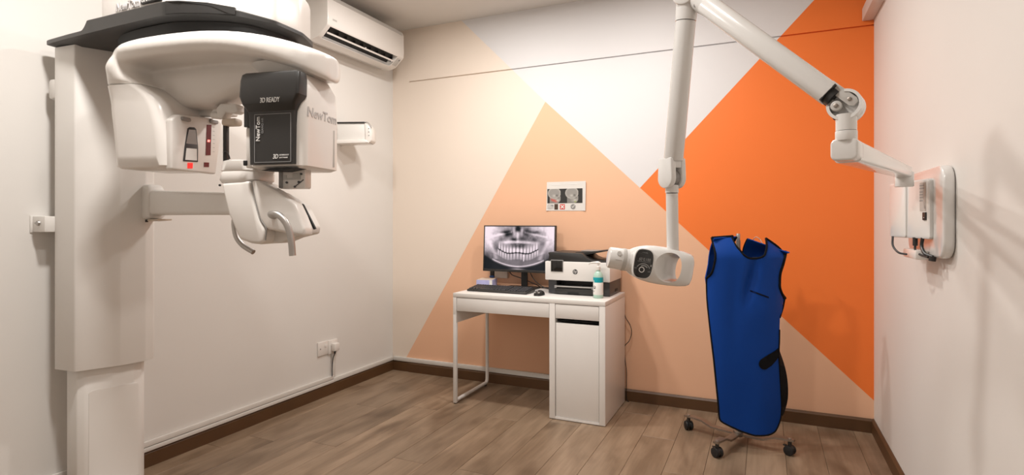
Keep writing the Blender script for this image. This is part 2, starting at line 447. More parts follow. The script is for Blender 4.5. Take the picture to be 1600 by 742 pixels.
cpd = dens(smoothpoly(cp, 3), 3)
loft(bm, [[Vector((x, y, ztop(x)-.01)) for x, y in cpd], [Vector((x, y, 2.13)) for x, y in cpd], [Vector((x*.985+.01, y*.985-.033, 2.15)) for x, y in cpd], [Vector((x*.9+.07, y*.9-.22, 2.16)) for x, y in cpd]])
cov = obj('top_cover', bm, M['plastic'], mach)
yq = -2.494
Ff = lambda q: Vector((q[0], yq-q[2], q[1]))
text('lettering', 'NewTom', Ff, .545, .685, 2.030, 2.060, .0, M['letter'], cov, th=.004, slant=.15, label='silver raised lettering', bold=.008)
yq2 = -2.487
bm = nb(); box(bm, .695, .80, -2.4985, -2.47, 2.034, 2.066, .001); nm = obj('name_plate', bm, M['dark2'], cov, label='black name plate with white letters')
Fn = lambda q: Vector((q[0], -2.4985-q[2], q[1]))
text('lettering', 'GIANO HR', Fn, .70, .795, 2.039, 2.061, 0, M['wletter'], nm, th=.0006)
bm = nb()
c0 = Vector((.80, -2.24, 0))
rp = smoothpoly([(.40, -2.40), (.48, -2.455), (.62, -2.475), (.84, -2.472), (.97, -2.42), (1.05, -2.36), (1.09, -2.26), (1.08, -2.13), (1.02, -2.02), (.9, -1.97), (.5, -2.0), (.38, -2.15)], 3, .06)
rr = [[Vector((c0.x+(x-c0.x)*s, c0.y+(y-c0.y)*s, z)) for x, y in rp] for s, z in ((1.0, 1.956), (1.0, 1.918), (.6, 1.905), (.6, 1.86))]
loft(bm, rr); obj('bearing_ring', bm, M['black'], mach)

# rotating arm: an arched beam with rounded ends
def stad(u):                                        # half width of the beam at u
    uc = .0085; a = .4475 if u > .0085 else .4335
    t = min(1, abs((u-uc)/a)); return .185*(1-t**(3.2 if u > uc else 6))**(1/2.4)+.001
bm = nb(); rings = []
us = [-.474+i*(.533+.474)/40 for i in range(41)]
us = [.0085-q for q in (.4325, .429, .42, .405)]+[-.37+.05*i for i in range(16)]+[.0085+q for q in (.41, .43, .442, .446)]
us = sorted(set(round(q, 4) for q in us))
for u in us:
    hw = stad(u); k = (u+.02)
    zt = 1.899-(.33 if k > 0 else .17)*k*k
    zb = 1.824-(.42 if k > 0 else .12)*k*k
    ring = []
    for a, b in rrect(-hw, hw, zb, zt, min(.03, (zt-zb)*.45), 5): ring.append(FM((u, a, b)))
    rings.append(ring)
loft(bm, rings)
loft(bm, [[FM((u, a, b)) for a, b in rrect(-hw*.35, hw, z0, z1, min(.045, (z1-z0)*.4), 5)] for u, hw, z0, z1 in ((-.33, .09, 1.74, 1.825), (-.28, .105, 1.70, 1.825), (-.2, .11, 1.668, 1.828), (-.07, .11, 1.668, 1.830), (.0, .11, 1.682, 1.832), (.08, .11, 1.715, 1.830), (.20, .11, 1.745, 1.822), (.33, .11, 1.750, 1.80), (.385, .09, 1.745, 1.785))])
arm_bm = bm

# left hanging unit (detector head): upper shell flowing out of the beam, lower housing
def lring(z, u0, u1, v0, v1, r, k=5): return [FM((a, b, z)) for a, b in rrect(u0, u1, v0, v1, r, k)]
bm = arm_bm
loft(bm, [lring(1.855, -.402, -.26, -.145, .13, .08), lring(1.83, -.418, -.28, -.160, .135, .08), lring(1.80, -.419, -.305, -.167, .135, .075), lring(1.77, -.419, -.290, -.163, .13, .065), lring(1.733, -.419, -.250, -.152, .12, .05)])
beam = obj('rotating_arm', bm, M['plastic'], mach, ang=50)
md = beam.modifiers.new('r', 'REMESH'); md.mode = 'VOXEL'; md.voxel_size = .0065
md = beam.modifiers.new('s', 'SMOOTH'); md.factor = .5; md.iterations = 22
bpy.context.view_layer.update()
me_ = bpy.data.meshes.new_from_object(beam.evaluated_get(bpy.context.evaluated_depsgraph_get())); beam.modifiers.clear(); beam.data = me_
for p_ in me_.polygons: p_.use_smooth = True
bm = nb()
loft(bm, [lring(1.731, -.418, -.248, -.151, .119, .05), lring(1.69, -.416, -.196, -.143, .115, .05), lring(1.665, -.412, -.178, -.142, .11, .05), lring(1.63, -.408, -.168, -.14, .12, .045), lring(1.56, -.397, -.156, -.138, .13, .04), lring(1.47, -.388, -.152, -.134, .13, .035), lring(1.432, -.384, -.152, -.132, .13, .03), lring(1.424, -.374, -.162, -.122, .12, .03)])
lh = obj('left_housing', bm, M['plastic'], mach, ang=50)
# patient-side panel with mirror, lamps and pads, on the face that looks along +u
bm = nb()
FMu0 = FMu
FMu = lambda q: FMu0((q[0]+.012, q[1], q[2]+.030))
pp = [(-.128, 1.416), (.093, 1.416), (.112, 1.52), (.126, 1.628), (.10, 1.643), (-.02, 1.632), (-.10, 1.625), (-.128, 1.60)]
prism(bm, pp, -.196, -.166, FMu, .008, 3); fp = obj('patient_panel', bm, M['plastic'], mach)
bm = nb(); prism(bm, [(-.076, 1.452), (-.005, 1.456), (-.004, 1.512), (-.013, 1.582), (-.022, 1.588), (-.046, 1.585), (-.055, 1.578), (-.068, 1.51)], -.167, -.1635, FMu, .001); mf = obj('mirror_frame', bm, M['dgrey'], fp, label='dark frame around the patient mirror')
bm = nb(); prism(bm, [(-.064, 1.520), (-.010, 1.523), (-.018, 1.578), (-.050, 1.575)], -.1637, -.1630, FMu); obj('mirror', bm, M['mirror'], mf)
bm = nb(); prism(bm, [(-.068, 1.458), (-.011, 1.461), (-.012, 1.506), (-.062, 1.503)], -.1637, -.1628, FMu); obj('white_window', bm, M['plastic2'], mf)
bm = nb(); prism(bm, [(.036, 1.487), (.061, 1.490), (.066, 1.613), (.042, 1.609)], -.167, -.1645, FMu); ls = obj('lamp_strip', bm, M['reddark'], fp, label='dark red indicator strip')
bm = nb(); prism(bm, [(.044, 1.541), (.056, 1.542), (.057, 1.551), (.045, 1.550)], -.1648, -.1640, FMu); obj('lit_segment', bm, M['redhot'], ls, label='glowing red segment')
bm = nb(); prism(bm, [(-.055, 1.427), (-.031, 1.429), (-.030, 1.450), (-.054, 1.448)], -.167, -.1642, FMu); obj('indicator_lamp', bm, M['red'], fp, label='lit red square lamp')
bm = nb(); prism(bm, [(.027, 1.440), (.052, 1.442), (.053, 1.460), (.028, 1.458)], -.167, -.1642, FMu); obj('indicator_lamp', bm, M['reddark'], fp, label='unlit dark red square lamp')
bm = nb()
for i in range(7):
    z = 1.505+i*.0165; prism(bm, [(.074, z), (.084, z+.0005), (.084, z+.0025), (.074, z+.002)], -.167, -.1655, FMu)
obj('scale_marks', bm, M['lgrey'], fp)
for a, b in ((-.086, 1.604), (.055, 1.619)):
    bm = nb(); prism(bm, rrect(a, a+.042, b, b+.015, .006, 3), -.172, -.158, FMu, .002); obj('grey_pad', bm, M['grey'], fp)

FMu = FMu0
# right hanging unit (x-ray source head)
bm = nb()
loft(bm, [lring(1.412, .205, .395, -.098, .10, .02), lring(1.420, .19, .412, -.112, .112, .022), lring(1.60, .19, .414, -.112, .112, .024), lring(1.70, .19, .412, -.112, .108, .03), lring(1.742, .195, .395, -.105, .095, .04), lring(1.762, .22, .36, -.08, .07, .04)])
rh = obj('right_housing', bm, M['plastic'], mach, ang=40)
bm = nb(); loft(bm, [lring(1.75, .20, .40, -.09, .09, .06), lring(1.79, .16, .42, -.12, .11, .09)]); obj('neck', bm, M['plastic2'], mach)
bm = nb(); loft(bm, [lring(1.424, .204, .379, -.128, -.095, .006), lring(1.56, .202, .381, -.129, -.095, .006), lring(1.608, .200, .384, -.131, -.095, .006), lring(1.633, .188, .396, -.150, -.095, .009), lring(1.660, .180, .415, -.156, -.095, .012), lring(1.715, .180, .417, -.152, -.095, .014), lring(1.736, .182, .414, -.146, -.095, .014), lring(1.743, .19, .405, -.138, -.095, .012)])
bc = obj('front_cover', bm, M['dark'], rh, ang=24, label='charcoal front cover')
bm = nb(); loft(bm, [lring(1.56, .172, .203, -.118, -.07, .004), lring(1.735, .172, .203, -.118, -.07, .004)]); obj('cover_edge', bm, M['dark2'], bc)
F0 = lambda d0: (lambda q: FMf((q[0], q[1], q[2]+d0)))
bm = nb()
for a0, a1, b0, b1 in ((.226, .371, 1.4305, 1.4322), (.226, .371, 1.5975, 1.5992), (.226, .2275, 1.4305, 1.5992), (.3695, .371, 1.4305, 1.5992)):
    t = nb(); box(t, a0, a1, b0, b1, .1288, .1309, F=FMf); merge(bm, t)
obj('outline_mark', bm, M['gletter'], bc)
sl = nb()
text('lettering', '3D READY', lambda q: FMf((q[0], q[1], 
     .1315+max(0, min(1, (q[1]-1.608)/.025))*.019+max(0, (q[1]-1.633))*.222+q[2])), .266, .345, 1.634, 1.650, .0008, M['wletter'], bc, th=.0016, slant=.25)
FV = lambda q: FMf((-q[1], q[0], q[2]+.1285))
text('lettering', 'NewTom', FV, 1.506, 1.590, -.248, -.232, .0008, M['wletter'], bc, th=.0016, bold=.012)
text('lettering', 'GIANO HR', FV, 1.532, 1.586, -.262, -.254, .0008, M['gletter'], bc, th=.0016)
text('lettering', '3D', F0(.1285), .300, .321, 1.4425, 1.4585, .0008, M['wletter'], bc, th=.0016, slant=.2, bold=.01)
text('lettering', 'TECHNOLOGY', F0(.1285), .325, .363, 1.4525, 1.4575, .0008, M['wletter'], bc, th=.0016, slant=.2)
text('lettering', 'SOFTWARE', F0(.1285), .325, .359, 1.4435, 1.4485, .0008, M['wletter'], bc, th=.0016, slant=.2)
FU = lambda q: FMu((q[0], q[1], q[2]+.4125))
text('lettering', 'NewTom', FU, -.098, .088, 1.592, 1.626, .0, M['letter'], rh, th=.003, slant=.1, label='embossed pale lettering', bold=.012)
bm = nb(); prism(bm, [(.070, 1.43), (.076, 1.43), (.076, 1.568), (.070, 1.568)], .4125, .4145, FMu, 0); obj('side_groove', bm, M['lgrey'], rh)
bm = nb(); prism(bm, rrect(.245, .352, 1.345, 1.415, .006, 2), -.02, .02, FMf, .002); sm = obj('sensor_mount', bm, M['plastic'], rh)
bm = nb(); box(bm, .247, .260, 1.348, 1.41, .018, .026, .001, F=FMf); obj('clip_edge', bm, M['grey'], sm)
bm = nb(); prism(bm, [(.265, 1.395), (.277, 1.395), (.277, 1.384), (.303, 1.384), (.303, 1.402), (.335, 1.402), (.335, 1.378), (.265, 1.378)], .019, .0225, FMf); obj('mount_plate', bm, M['lgrey'], sm)
for a, b in ((.278, 1.368), (.328, 1.369), (.338, 1.398), (.312, 1.352)):
    bm = nb(); cyl(bm, FMf((a, b, .018)), FMf((a, b, .0245)), .004, seg=10); obj('screw', bm, M['dgrey'], sm)
bm = nb(); tube(bm, [FMf((.312, 1.352, .023)), FMf((.348, 1.377, .023))], .0018, 6); obj('latch_wire', bm, M['dgrey'], sm)
bm = nb(); prism(bm, [(.24, 1.405), (.30, 1.413), (.38, 1.412), (.32, 1.402)], .05, .115, FMf); obj('beam_slot', bm, M['black'], rh)
bm = nb(); box(bm, .165, .180, 1.424, 1.442, .095, .112, .002, F=FMf); obj('latch', bm, M['black'], rh)
bm = nb(); box(bm, .172, .192, 1.415, 1.56, .06, .108, .006, F=FMf); obj('white_rib', bm, M['plastic'], rh)

# patient support: arm from the column, chin console, handles, bite rod, temple clamps
bm = nb(); F = W
def aring(t, w, z0, z1, r):
    a = Vector((.27, -2.205, 0)); b = Vector((1.0, -2.31, 0)); d = (b-a).normalized(); n = Vector((-d.y, d.x, 0)); c = a+(b-a)*t
    return [c+n*p+Z*q for p, q in rrect(-w, w, z0, z1, r, 4)]
loft(bm, [aring(-.02, .035, 1.232, 1.392, .02), aring(.10, .036, 1.232, 1.388, .02), aring(.125, .036, 1.238, 1.375, .02), aring(.13, .032, 1.245, 1.368, .02)])
sa = obj('support_clamp', bm, M['plastic2'], mach)
bm = nb(); loft(bm, [aring(.125, .030, 1.252, 1.362, .018), aring(.5, .028, 1.252, 1.350, .018), aring(.98, .026, 1.250, 1.335, .018)]); sa2 = obj('support_arm', bm, M['plastic2'], mach)
bm = nb(); loft(bm, [aring(.08, .03, 1.226, 1.234, .003), aring(.22, .03, 1.229, 1.236, .003)]); obj('clamp_lip', bm, M['beige'], sa)
bm = nb(); cyl(bm, (.335, -2.245, 1.222), (.335, -2.245, 1.234), .006, seg=10); obj('stop_screw', bm, M['dark2'], sa)
# console body (the part away from the panel)
bm = nb(); CA = [(.052, 1.366), (.172, 1.372), (.190, 1.30), (.212, 1.230), (.238, 1.196), (.236, 1.152), (.215, 1.143), (.176, 1.146), (.130, 1.160), (.082, 1.255)]
prism(bm, CA, -.085, .090, FMf, .012, 3); ca = obj('chin_console', bm, M['plastic'], mach)
bm = nb()
loft(bm, [lring(1.366, .035, .165, -.085, .06, .035), lring(1.378, .026, .180, -.09, .07, .04), lring(1.405, .030, .180, -.088, .07, .04), lring(1.409, .032, .178, -.086, .068, .04), lring(1.412, .030, .181, -.088, .07, .04), lring(1.446, .036, .160, -.085, .06, .04), lring(1.452, .05, .14, -.07, .05, .03)])
obj('chin_cap', bm, M['plastic'], ca, ang=40)
bm = nb(); CB = [(.176, 1.371), (.200, 1.374), (.280, 1.335), (.350, 1.292), (.375, 1.245), (.396, 1.199), (.392, 1.172), (.330, 1.182), (.241, 1.197), (.214, 1.232), (.192, 1.302)]
prism(bm, CB, .03, .088, FMf, .010, 3); cb = obj('control_panel', bm, M['plastic'], ca)
bm = nb(); prism(bm, [(.345, 1.290), (.351, 1.286), (.401, 1.199), (.393, 1.196)], .022, .030, FMf); obj('panel_seam', bm, M['black'], cb)
bm = nb(); tube(bm, [FMf(p+(.0862,)) for p in ((.181, 1.366), (.196, 1.302), (.217, 1.236), (.240, 1.201), (.237, 1.158))], .0022, 8, 4); obj('body_seam', bm, M['grey'], ca)
bm = nb(); prism(bm, [(.19, 1.15), (.205, 1.30), (.24, 1.335), (.335, 1.285), (.380, 1.205), (.376, 1.180), (.31, 1.165), (.26, 1.146)], -.04, .035, FMf, .006); obj('lower_fairing', bm, M['plastic2'], ca)
bm = nb(); tube(bm, [FMf(p) for p in ((.272, 1.243, .08), (.278, 1.247, .108), (.298, 1.252, .134), (.335, 1.245, .142), (.362, 1.215, .141), (.376, 1.17, .138), (.380, 1.108, .134))], .0115, 14, 6)
obj('handle', bm, M['metal'], ca, ang=60)
bm = nb(); tube(bm, [FMf(p) for p in ((.005, 1.260, -.085), (-.045, 1.235, -.10), (-.040, 1.172, -.10), (-.010, 1.132, -.10), (.042, 1.103, -.10))], .0105, 14, 6)
obj('handle', bm, M['metal'], ca, ang=60)
bm = nb(); cyl(bm, FMf((.050, 1.357, .088)), FMf((.050, 1.357, .093)), .004, seg=10); obj('screw', bm, M['dark2'], ca)
bm = nb(); box(bm, -.008, .007, 1.45, 1.605, -.008, .008, .001, F=FMf); br_ = obj('bite_rod', bm, M['dark2'], ca, label='black bite rod')
bm = nb(); tube(bm, [FMf(p) for p in ((-.002, 1.487, .012), (.012, 1.490, .016), (.022, 1.478, .014), (.025, 1.462, .010))], .0025, 8, 5); obj('wire', bm, M['dgrey'], br_)
bm = nb(); box(bm, -.006, .058, 1.588, 1.615, -.022, .022, .009, F=FMf); obj('bite_block', bm, M['beige'], ca)
bm = nb(); prism(bm, [(-.03, 1.655), (-.012, 1.672), (.06, 1.668), (.066, 1.64), (.05, 1.632), (.012, 1.640), (-.004, 1.612), (-.024, 1.62)], -.025, .02, FMf, .006); tc = obj('temple_clamp', bm, M['plastic2'], ca)
bm = nb(); cyl(bm, FMf((-.062, 1.634, 0)), FMf((-.02, 1.628, 0)), .013, seg=16, bevel=.003); obj('temple_pad', bm, M['plastic2'], tc)
bm = nb(); prism(bm, rrect(-.19, -.065, 1.646, 1.672, .008, 3), -.10, -.06, FMf, .004); obj('temple_arm', bm, M['plastic2'], ca)
bm = nb(); box(bm, -.07, -.02, 1.640, 1.660, -.09, -.005, .006, F=FMf); obj('temple_link', bm, M['plastic2'], ca)

# ================================================================== AIR CONDITIONER
ac = thing('air_conditioner', 'white split air conditioner high on the left wall under the ceiling', 'air conditioner', (.12, -.58, 2.39))
Y0, Y1 = -1.03, -.19
prof = [(.0008, 2.455), (.045, 2.425), (.112, 2.416), (.165, 2.430), (.180, 2.440), (.234, 2.489), (.244, 2.499), (.248, 2.54), (.245, 2.672), (.232, 2.70), (.20, 2.72), (.0008, 2.72)]
FY_ = lambda q: Vector((q[0], q[2], q[1]))
bm = nb(); prism(bm, prof, Y0, Y1, FY_, .006, 2); acb = obj('casing', bm, M['plastic'], ac, ang=25)
cb_ = nb(); prism(cb_, [(.172, 2.415), (.250, 2.487), (.226, 2.499), (.19, 2.54), (.10, 2.50)], Y0+.035, Y1-.075, FY_); boolean_cut(acb, cb_)
bm = nb(); prism(bm, [(.120, 2.47), (.130, 2.46), (.222, 2.528), (.212, 2.538)], Y0+.036, Y1-.076, FY_); obj('outlet_back', bm, M['black'], ac)
bm = nb(); prism(bm, [(.201, 2.457), (.2035, 2.4555), (.210, 2.4655), (.2075, 2.467)], Y0+.04, Y1-.08, FY_); obj('louvre', bm, M['plastic'], ac)
for yy in (-.60,):
    bm = nb(); box(bm, .199, .2085, yy-.003, yy+.003, 2.462, 2.474, .001); obj('louvre_clip', bm, M['plastic'], ac)
for i in range(9):
    bm = nb(); yy = Y0+.08+i*.085; prism(bm, [(.17, 2.46), (.19, 2.475), (.195, 2.50), (.165, 2.49)], yy, yy+.003, FY_); obj('vane', bm, M['dark2'], ac)
bm = nb(); prism(bm, [(.180, 2.4390), (.182, 2.4380), (.232, 2.4855), (.230, 2.4875)], Y1-.066, Y1-.018, FY_, .001); dp = obj('display_strip', bm, M['lgrey'], ac)
bm = nb(); prism(bm, [(.219, 2.4735), (.2205, 2.4725), (.226, 2.4785), (.2245, 2.4795)], Y1-.036, Y1-.028, FY_); obj('sensor_window', bm, M['black'], dp)
bm = nb(); prism(bm, [(.2435, 2.669), (.2475, 2.669), (.236, 2.697), (.231, 2.696)], Y0+.03, Y1-.02, FY_); obj('panel_lip', bm, M['lgrey'], ac)
bm = nb(); prism(bm, [(.062, 2.4235), (.066, 2.4205), (.069, 2.4225), (.065, 2.4255)], Y0+.02, Y1-.05, FY_); obj('bottom_seam', bm, M['grey'], ac)
bm = nb(); box(bm, .2465, .2485, Y0+.045, Y0+.085, 2.535, 2.547, 0); obj('badge', bm, M['lgrey'], ac)

# wall holder behind the machine
R_ = Vector((.935, .355, 0)); Nn = Vector((.355, -.935, 0)); O_ = Vector((.02, -.66, 0))
FH = lambda q: O_+R_*q[0]+Z*q[1]+Nn*q[2]
wh = thing('wall_holder', 'small white box with a rounded end on the left wall, behind the x-ray machine', 'holder', (.12, -.62, 1.78))
bm = nb(); prism(bm, [(0, 1.80), (.205, 1.805), (.20, 1.925), (0, 1.925)], -.05, .05, FH, .003); obj('body', bm, M['plastic2'], wh)
bm = nb(); prism(bm, [(-.0, 1.777), (.235, 1.782), (.21, 1.806), (0, 1.803)], -.05, .075, FH, .003); obj('bottom_tray', bm, M['plastic'], wh)
bm = nb(); prism(bm, [(.205, 1.805), (.235, 1.783), (.25, 1.80), (.252, 1.86), (.243, 1.90), (.222, 1.922), (.20, 1.926)], -.055, .055, FH, .006); ec = obj('end_cap', bm, M['plastic'], wh)
for z in (1.835, 1.86, 1.885):
    bm = nb(); cyl(bm, FH((.232, z, .053)), FH((.232, z, .057)), .004, seg=8); obj('vent_hole', bm, M['grey'], ec)
bm = nb(); prism(bm, [(0, 1.922), (.199, 1.922), (.200, 1.933), (0, 1.933)], -.052, .056, FH, .001); obj('top_edge', bm, M['dark2'], wh, label='dark top edge')
bm = nb(); tube(bm, [FH(p) for p in ((.200, 1.930, .056), (.225, 1.926, .057), (.246, 1.903, .057), (.252, 1.885, .057))], .0025, 6, 4); obj('edge_strip', bm, M['grey'], wh)

# sockets on the left wall
so = thing('wall_socket', 'white double wall socket low on the left wall with a plug in it', 'socket', (.005, -.80, .29))
bm = nb(); box(bm, .0006, .010, -.862, -.765, .292, .388, .004); pl = obj('face_plate', bm, M['plastic'], so)
bm = nb(); box(bm, .010, .0125, -.845, -.838, .337, .345, .001); obj('screw', bm, M['grey'], pl)
bm = nb(); box(bm, .010, .014, -.800, -.785, .345, .365, .002); obj('rocker_switch', bm, M['lacquer'], pl)
bm = nb(); box(bm, .0006, .012, -.764, -.672, .286, .384, .004); obj('face_plate', bm, M['plastic'], so)
pg = thing('power_plug', 'white power plug with a dark cable, in the wall socket', 'plug', (.04, -.715, .29))
bm = nb(); box(bm, .0125, .05, -.742, -.690, .306, .362, .008); obj('plug_body', bm, M['plastic'], pg)
bm = nb(); cyl(bm, (.034, -.724, .307), (.034, -.726, .286), .008, .005, 10); obj('strain_relief', bm, M['dark2'], pg)
bm = nb(); tube(bm, [(.034, -.726, .288), (.024, -.734, .25), (.018, -.736, .18), (.018, -.735, .128)], .0035, 8, 5); obj('cable', bm, M['dgrey'], pg)

# ================================================================== WALL-MOUNTED X-RAY ARM (right)
xr = thing('wall_xray_unit', 'white wall mounted x-ray tube on a long jointed arm, on the right wall', 'x-ray unit', (3.36, -1.35, 1.10))
FR = lambda q: Vector((RX-q[2], q[0], q[1]))               # (y, z, out of the right wall)
bm = nb(); prism(bm, rrect(-1.535, -1.03, 1.098, 1.418, .06, 6), .001, .036, FR, .010, 3); wp = obj('wall_plate', bm, M['arm'], xr)
na = Vector((.237, -.971, 0)); nn = Vector((-.971, -.237, 0)); O2 = Vector((3.384, -1.410, 0))   # box swivelled off the wall
FB = lambda q: O2-na*q[0]+Z*q[1]+nn*q[2]
bm = nb(); prism(bm, rrect(.0, .285, 1.162, 1.378, .012, 3), .002, .040, FB, .006, 2); ub = obj('control_box', bm, M['arm'], xr)
bm = nb(); prism(bm, rrect(.155, .284, 1.163, 1.377, .012, 3), .036, .046, FB, .005, 2); obj('box_cover', bm, M['arm'], ub)
bm = nb(); prism(bm, rrect(.022, .064, 1.262, 1.366, .002, 2), .040, .0408, FB); lb = obj('rating_label', bm, M['lgrey'], ub)
for z in (1.355, 1.345, 1.332, 1.322, 1.312, 1.300):
    bm = nb(); t = .030 if z > 1.34 else .022; box(bm, .064-t, .064, z-.0022, z+.0022, .0406, .0412, 0, F=FB); obj('print_line', bm, M['gletter'], lb)
for k in range(6):
    bm = nb(); box(bm, .024+k*.002, .034, 1.272+k*.0045, 1.274+k*.0045, .0406, .0412, 0, F=FB); obj('print_line', bm, M['gletter'], lb)
bm = nb(); prism(bm, rrect(.018, .040, 1.230, 1.258, .002, 2), .039, .044, FB, .001); sw = obj('power_switch', bm, M['dark2'], ub)
bm = nb(); box(bm, .026, .032, 1.238, 1.240, .0436, .0444, 0, F=FB); obj('switch_mark', bm, M['wletter'], sw)
bm = nb(); box(bm, 3.315, 3.357, -1.36, -1.16, 1.085, 1.120, .008); obj('cable_tray', bm, M['plastic'], xr)
def FBp(a, b, d): return FB((a, b, d+.020))
bm = nb(); tube(bm, [FBp(.055, 1.166, .015), FBp(.060, 1.135, .016), FBp(.03, 1.11, .02), FBp(-.0, 1.100, .01)], .006, 10, 5); obj('cable', bm, M['dark2'], xr)
bm = nb(); cyl(bm, FBp(.105, 1.166, .016), FBp(.105, 1.135, .016), .008, seg=12); tube(bm, [FBp(.105, 1.136, .016), FBp(.10, 1.12, .018), FBp(.06, 1.105, .022), FBp(.008, 1.098, .02)], .004, 8, 5); obj('cable', bm, M['dark2'], xr)
bm = nb(); tube(bm, [FBp(.245, 1.166, .03), FBp(.235, 1.13, .034), FBp(.20, 1.105, .03), FBp(.16, 1.10, .02)], .004, 8, 5); obj('cable', bm, M['dgrey'], xr)
bm = nb(); cyl(bm, FBp(-.006, 1.102, .012), FBp(-.004, 1.086, .014), .011, seg=12); obj('cable_gland', bm, M['dark2'], xr)
# horizontal arm
P0 = Vector((3.275, -1.395, 0)); P1 = Vector((2.985, -2.34, 0)); hd = (P1-P0).normalized(); hn = Vector((hd.y, -hd.x, 0))
bm = nb(); cyl(bm, (P0.x, P0.y, 1.35), (P0.x, P0.y, 1.405), .030, seg=28, bevel=.004); obj('arm_pivot', bm, M['arm'], xr)
bm = nb(); L_ = (P1-P0).length
loft(bm, [[P0+hd*t+hn*a+Z*b for a, b in rrect(-wd, wd, z0, z1, .008, 3)] for t, wd, z0, z1 in ((-.03, .022, 1.388, 1.418), (.02, .026, 1.384, 1.422), (L_-.06, .027, 1.362, 1.412), (L_-.02, .027, 1.362, 1.412))])
obj('horizontal_arm', bm, M['arm'], xr)
FE = lambda q: P1+hd*q[2]+hn*q[0]+Z*q[1]
bm = nb(); prism(bm, rrect(-.028, .028, 1.364, 1.414, .013, 5), -.05, .022, FE, .005, 3); obj('arm_end', bm, M['arm'], xr)
KP = Vector((2.985, -2.345, 0))
bm = nb(); cyl(bm, (KP.x, KP.y, 1.410), (KP.x, KP.y, 1.432), .0225, seg=28, bevel=.001); obj('swivel_collar', bm, M['arm'], xr)
bm = nb(); cyl(bm, (KP.x, KP.y, 1.433), (KP.x, KP.y, 1.470), .0215, seg=28); obj('swivel_post', bm, M['arm'], xr)
# knuckle with its open end
K = Vector((2.984, -2.342, 1.490)); E_ = Vector((2.632, -2.165, 1.866))
nv = Vector((.0, -1, -.02)).normalized(); ud = (E_-K).normalized(); nv = (Vector((-.10, -1, -.1)) - ud*ud.dot(Vector((-.10, -1, -.1)))).normalized(); ku = ud.cross(nv)
FK = lambda q: K+ud*q[0]+ku*q[1]+nv*q[2]
circ = lambda r, n=40, c=(0, 0): [(c[0]+r*math.cos(2*PI*k/n), c[1]+r*math.sin(2*PI*k/n)) for k in range(n)]
bm = nb(); prism(bm, circ(.0365), -.026, .0, FK, .004, 2); kn = obj('knuckle', bm, M['arm'], xr)
bm = nb(); n = 40
o1 = circ(.0365); i1 = circ(.0300)
for k in range(n):
    a, b = k, (k+1) % n
    if math.cos(2*PI*(k+.5)/n) > .72: continue
    q = [FK(o1[a]+(-.005,)), FK(o1[b]+(-.005,)), FK(o1[b]+(.016,)), FK(o1[a]+(.016,)), FK(i1[a]+(-.005,)), FK(i1[b]+(-.005,)), FK(i1[b]+(.016,)), FK(i1[a]+(.016,))]
    vv = [bm.verts.new(p) for p in q]
    for f in ((0, 1, 2, 3), (7, 6, 5, 4), (3, 2, 6, 7), (0, 4, 5, 1)): bm.faces.new([vv[i] for i in f])
bmesh.ops.remove_doubles(bm, verts=bm.verts, dist=1e-5); obj('knuckle_rim', bm, M['arm'], kn)
bm = nb(); prism(bm, [(.060, .004), (-.010, .004), (-.018, .010), (-.018, .022), (-.010, .027), (.060, .027)], .006, .014, FK, .001); lv = obj('lever_bar', bm, M['lgrey'], kn)
bm = nb(); prism(bm, circ(.012, 20, (.010, -.012)), .0, .018, FK, .002); obj('gear', bm, M['lgrey'], kn)
bm = nb(); prism(bm, circ(.005, 12, (.010, -.012)), .016, .021, FK, .001); obj('pin', bm, M['steel'], kn)
bm = nb(); prism(bm, circ(.0045, 12, (.0, .0155)), .013, .0165, FK, .001); obj('bolt', bm, M['steel'], kn)
bm = nb(); prism(bm, [(.03, -.026), (.012, -.027), (-.004, -.02), (-.012, -.028), (-.022, -.018), (-.014, -.006), (.004, -.002), (.03, -.004)], .0, .009, FK, .001); obj('cam_plate', bm, M['grey'], kn)
bm = nb(); prism(bm, circ(.004, 10, (-.005, -.0335)), .002, .008, lambda q: FK((q[0], q[1], q[2])), 0); obj('set_screw', bm, M['dark2'], kn)
bm = nb(); cyl(bm, K+ud*.030, K+ud*.055, .021, .022, 20); obj('tube_core', bm, M['dark2'], kn)
# spring arm and elbow
bm = nb(); T0 = K+ud*.046; T1 = K+ud*((E_-K).length-.055); dT = (T1-T0).length
a_, b_ = ku, nv
loft(bm, [[T0+ud*t+a_*x_+b_*y_ for x_, y_ in rrect(-r, r, -r, r, r*.8, 6)] for t, r in ((0, .0258), (.002, .0265), (dT*.5, .0280), (dT-.002, .0292), (dT, .0285))])
ta = obj('spring_arm', bm, M['arm'], xr, ang=50)
bm = nb(); prism(bm, rrect(.044, .047, -.0235, .0235, .001, 1), -.0235, .0235, FK, 0); obj('tube_mouth', bm, M['dark2'], ta)
EV = Vector((2.612, -2.154, 1.862))
wy = Vector((2.561, -2.101, 1.356)); vd = (wy-EV).normalized()
bm = nb(); tube(bm, [T1-ud*.004, T1+ud*.025, E_+Vector((-.0, 0, .012)), EV+Vector((.0, .0, .02))], [.0292, .029, .026, .024], 20, 5); el = obj('elbow', bm, M['arm'], xr, ang=60)
nE = Vector((-.25, -.95, 0)).normalized()
bm = nb(); cyl(bm, EV-nE*.030+Z*.012, EV+nE*.034+Z*.012, .034, seg=32, bevel=.006); obj('elbow_disc', bm, M['arm'], el)
bm = nb(); cyl(bm, E_+ud*-.02+nE*.01-Z*.022, E_+ud*-.02+nE*.025-Z*.024, .006, seg=10); obj('elbow_screw', bm, M['grey'], el)
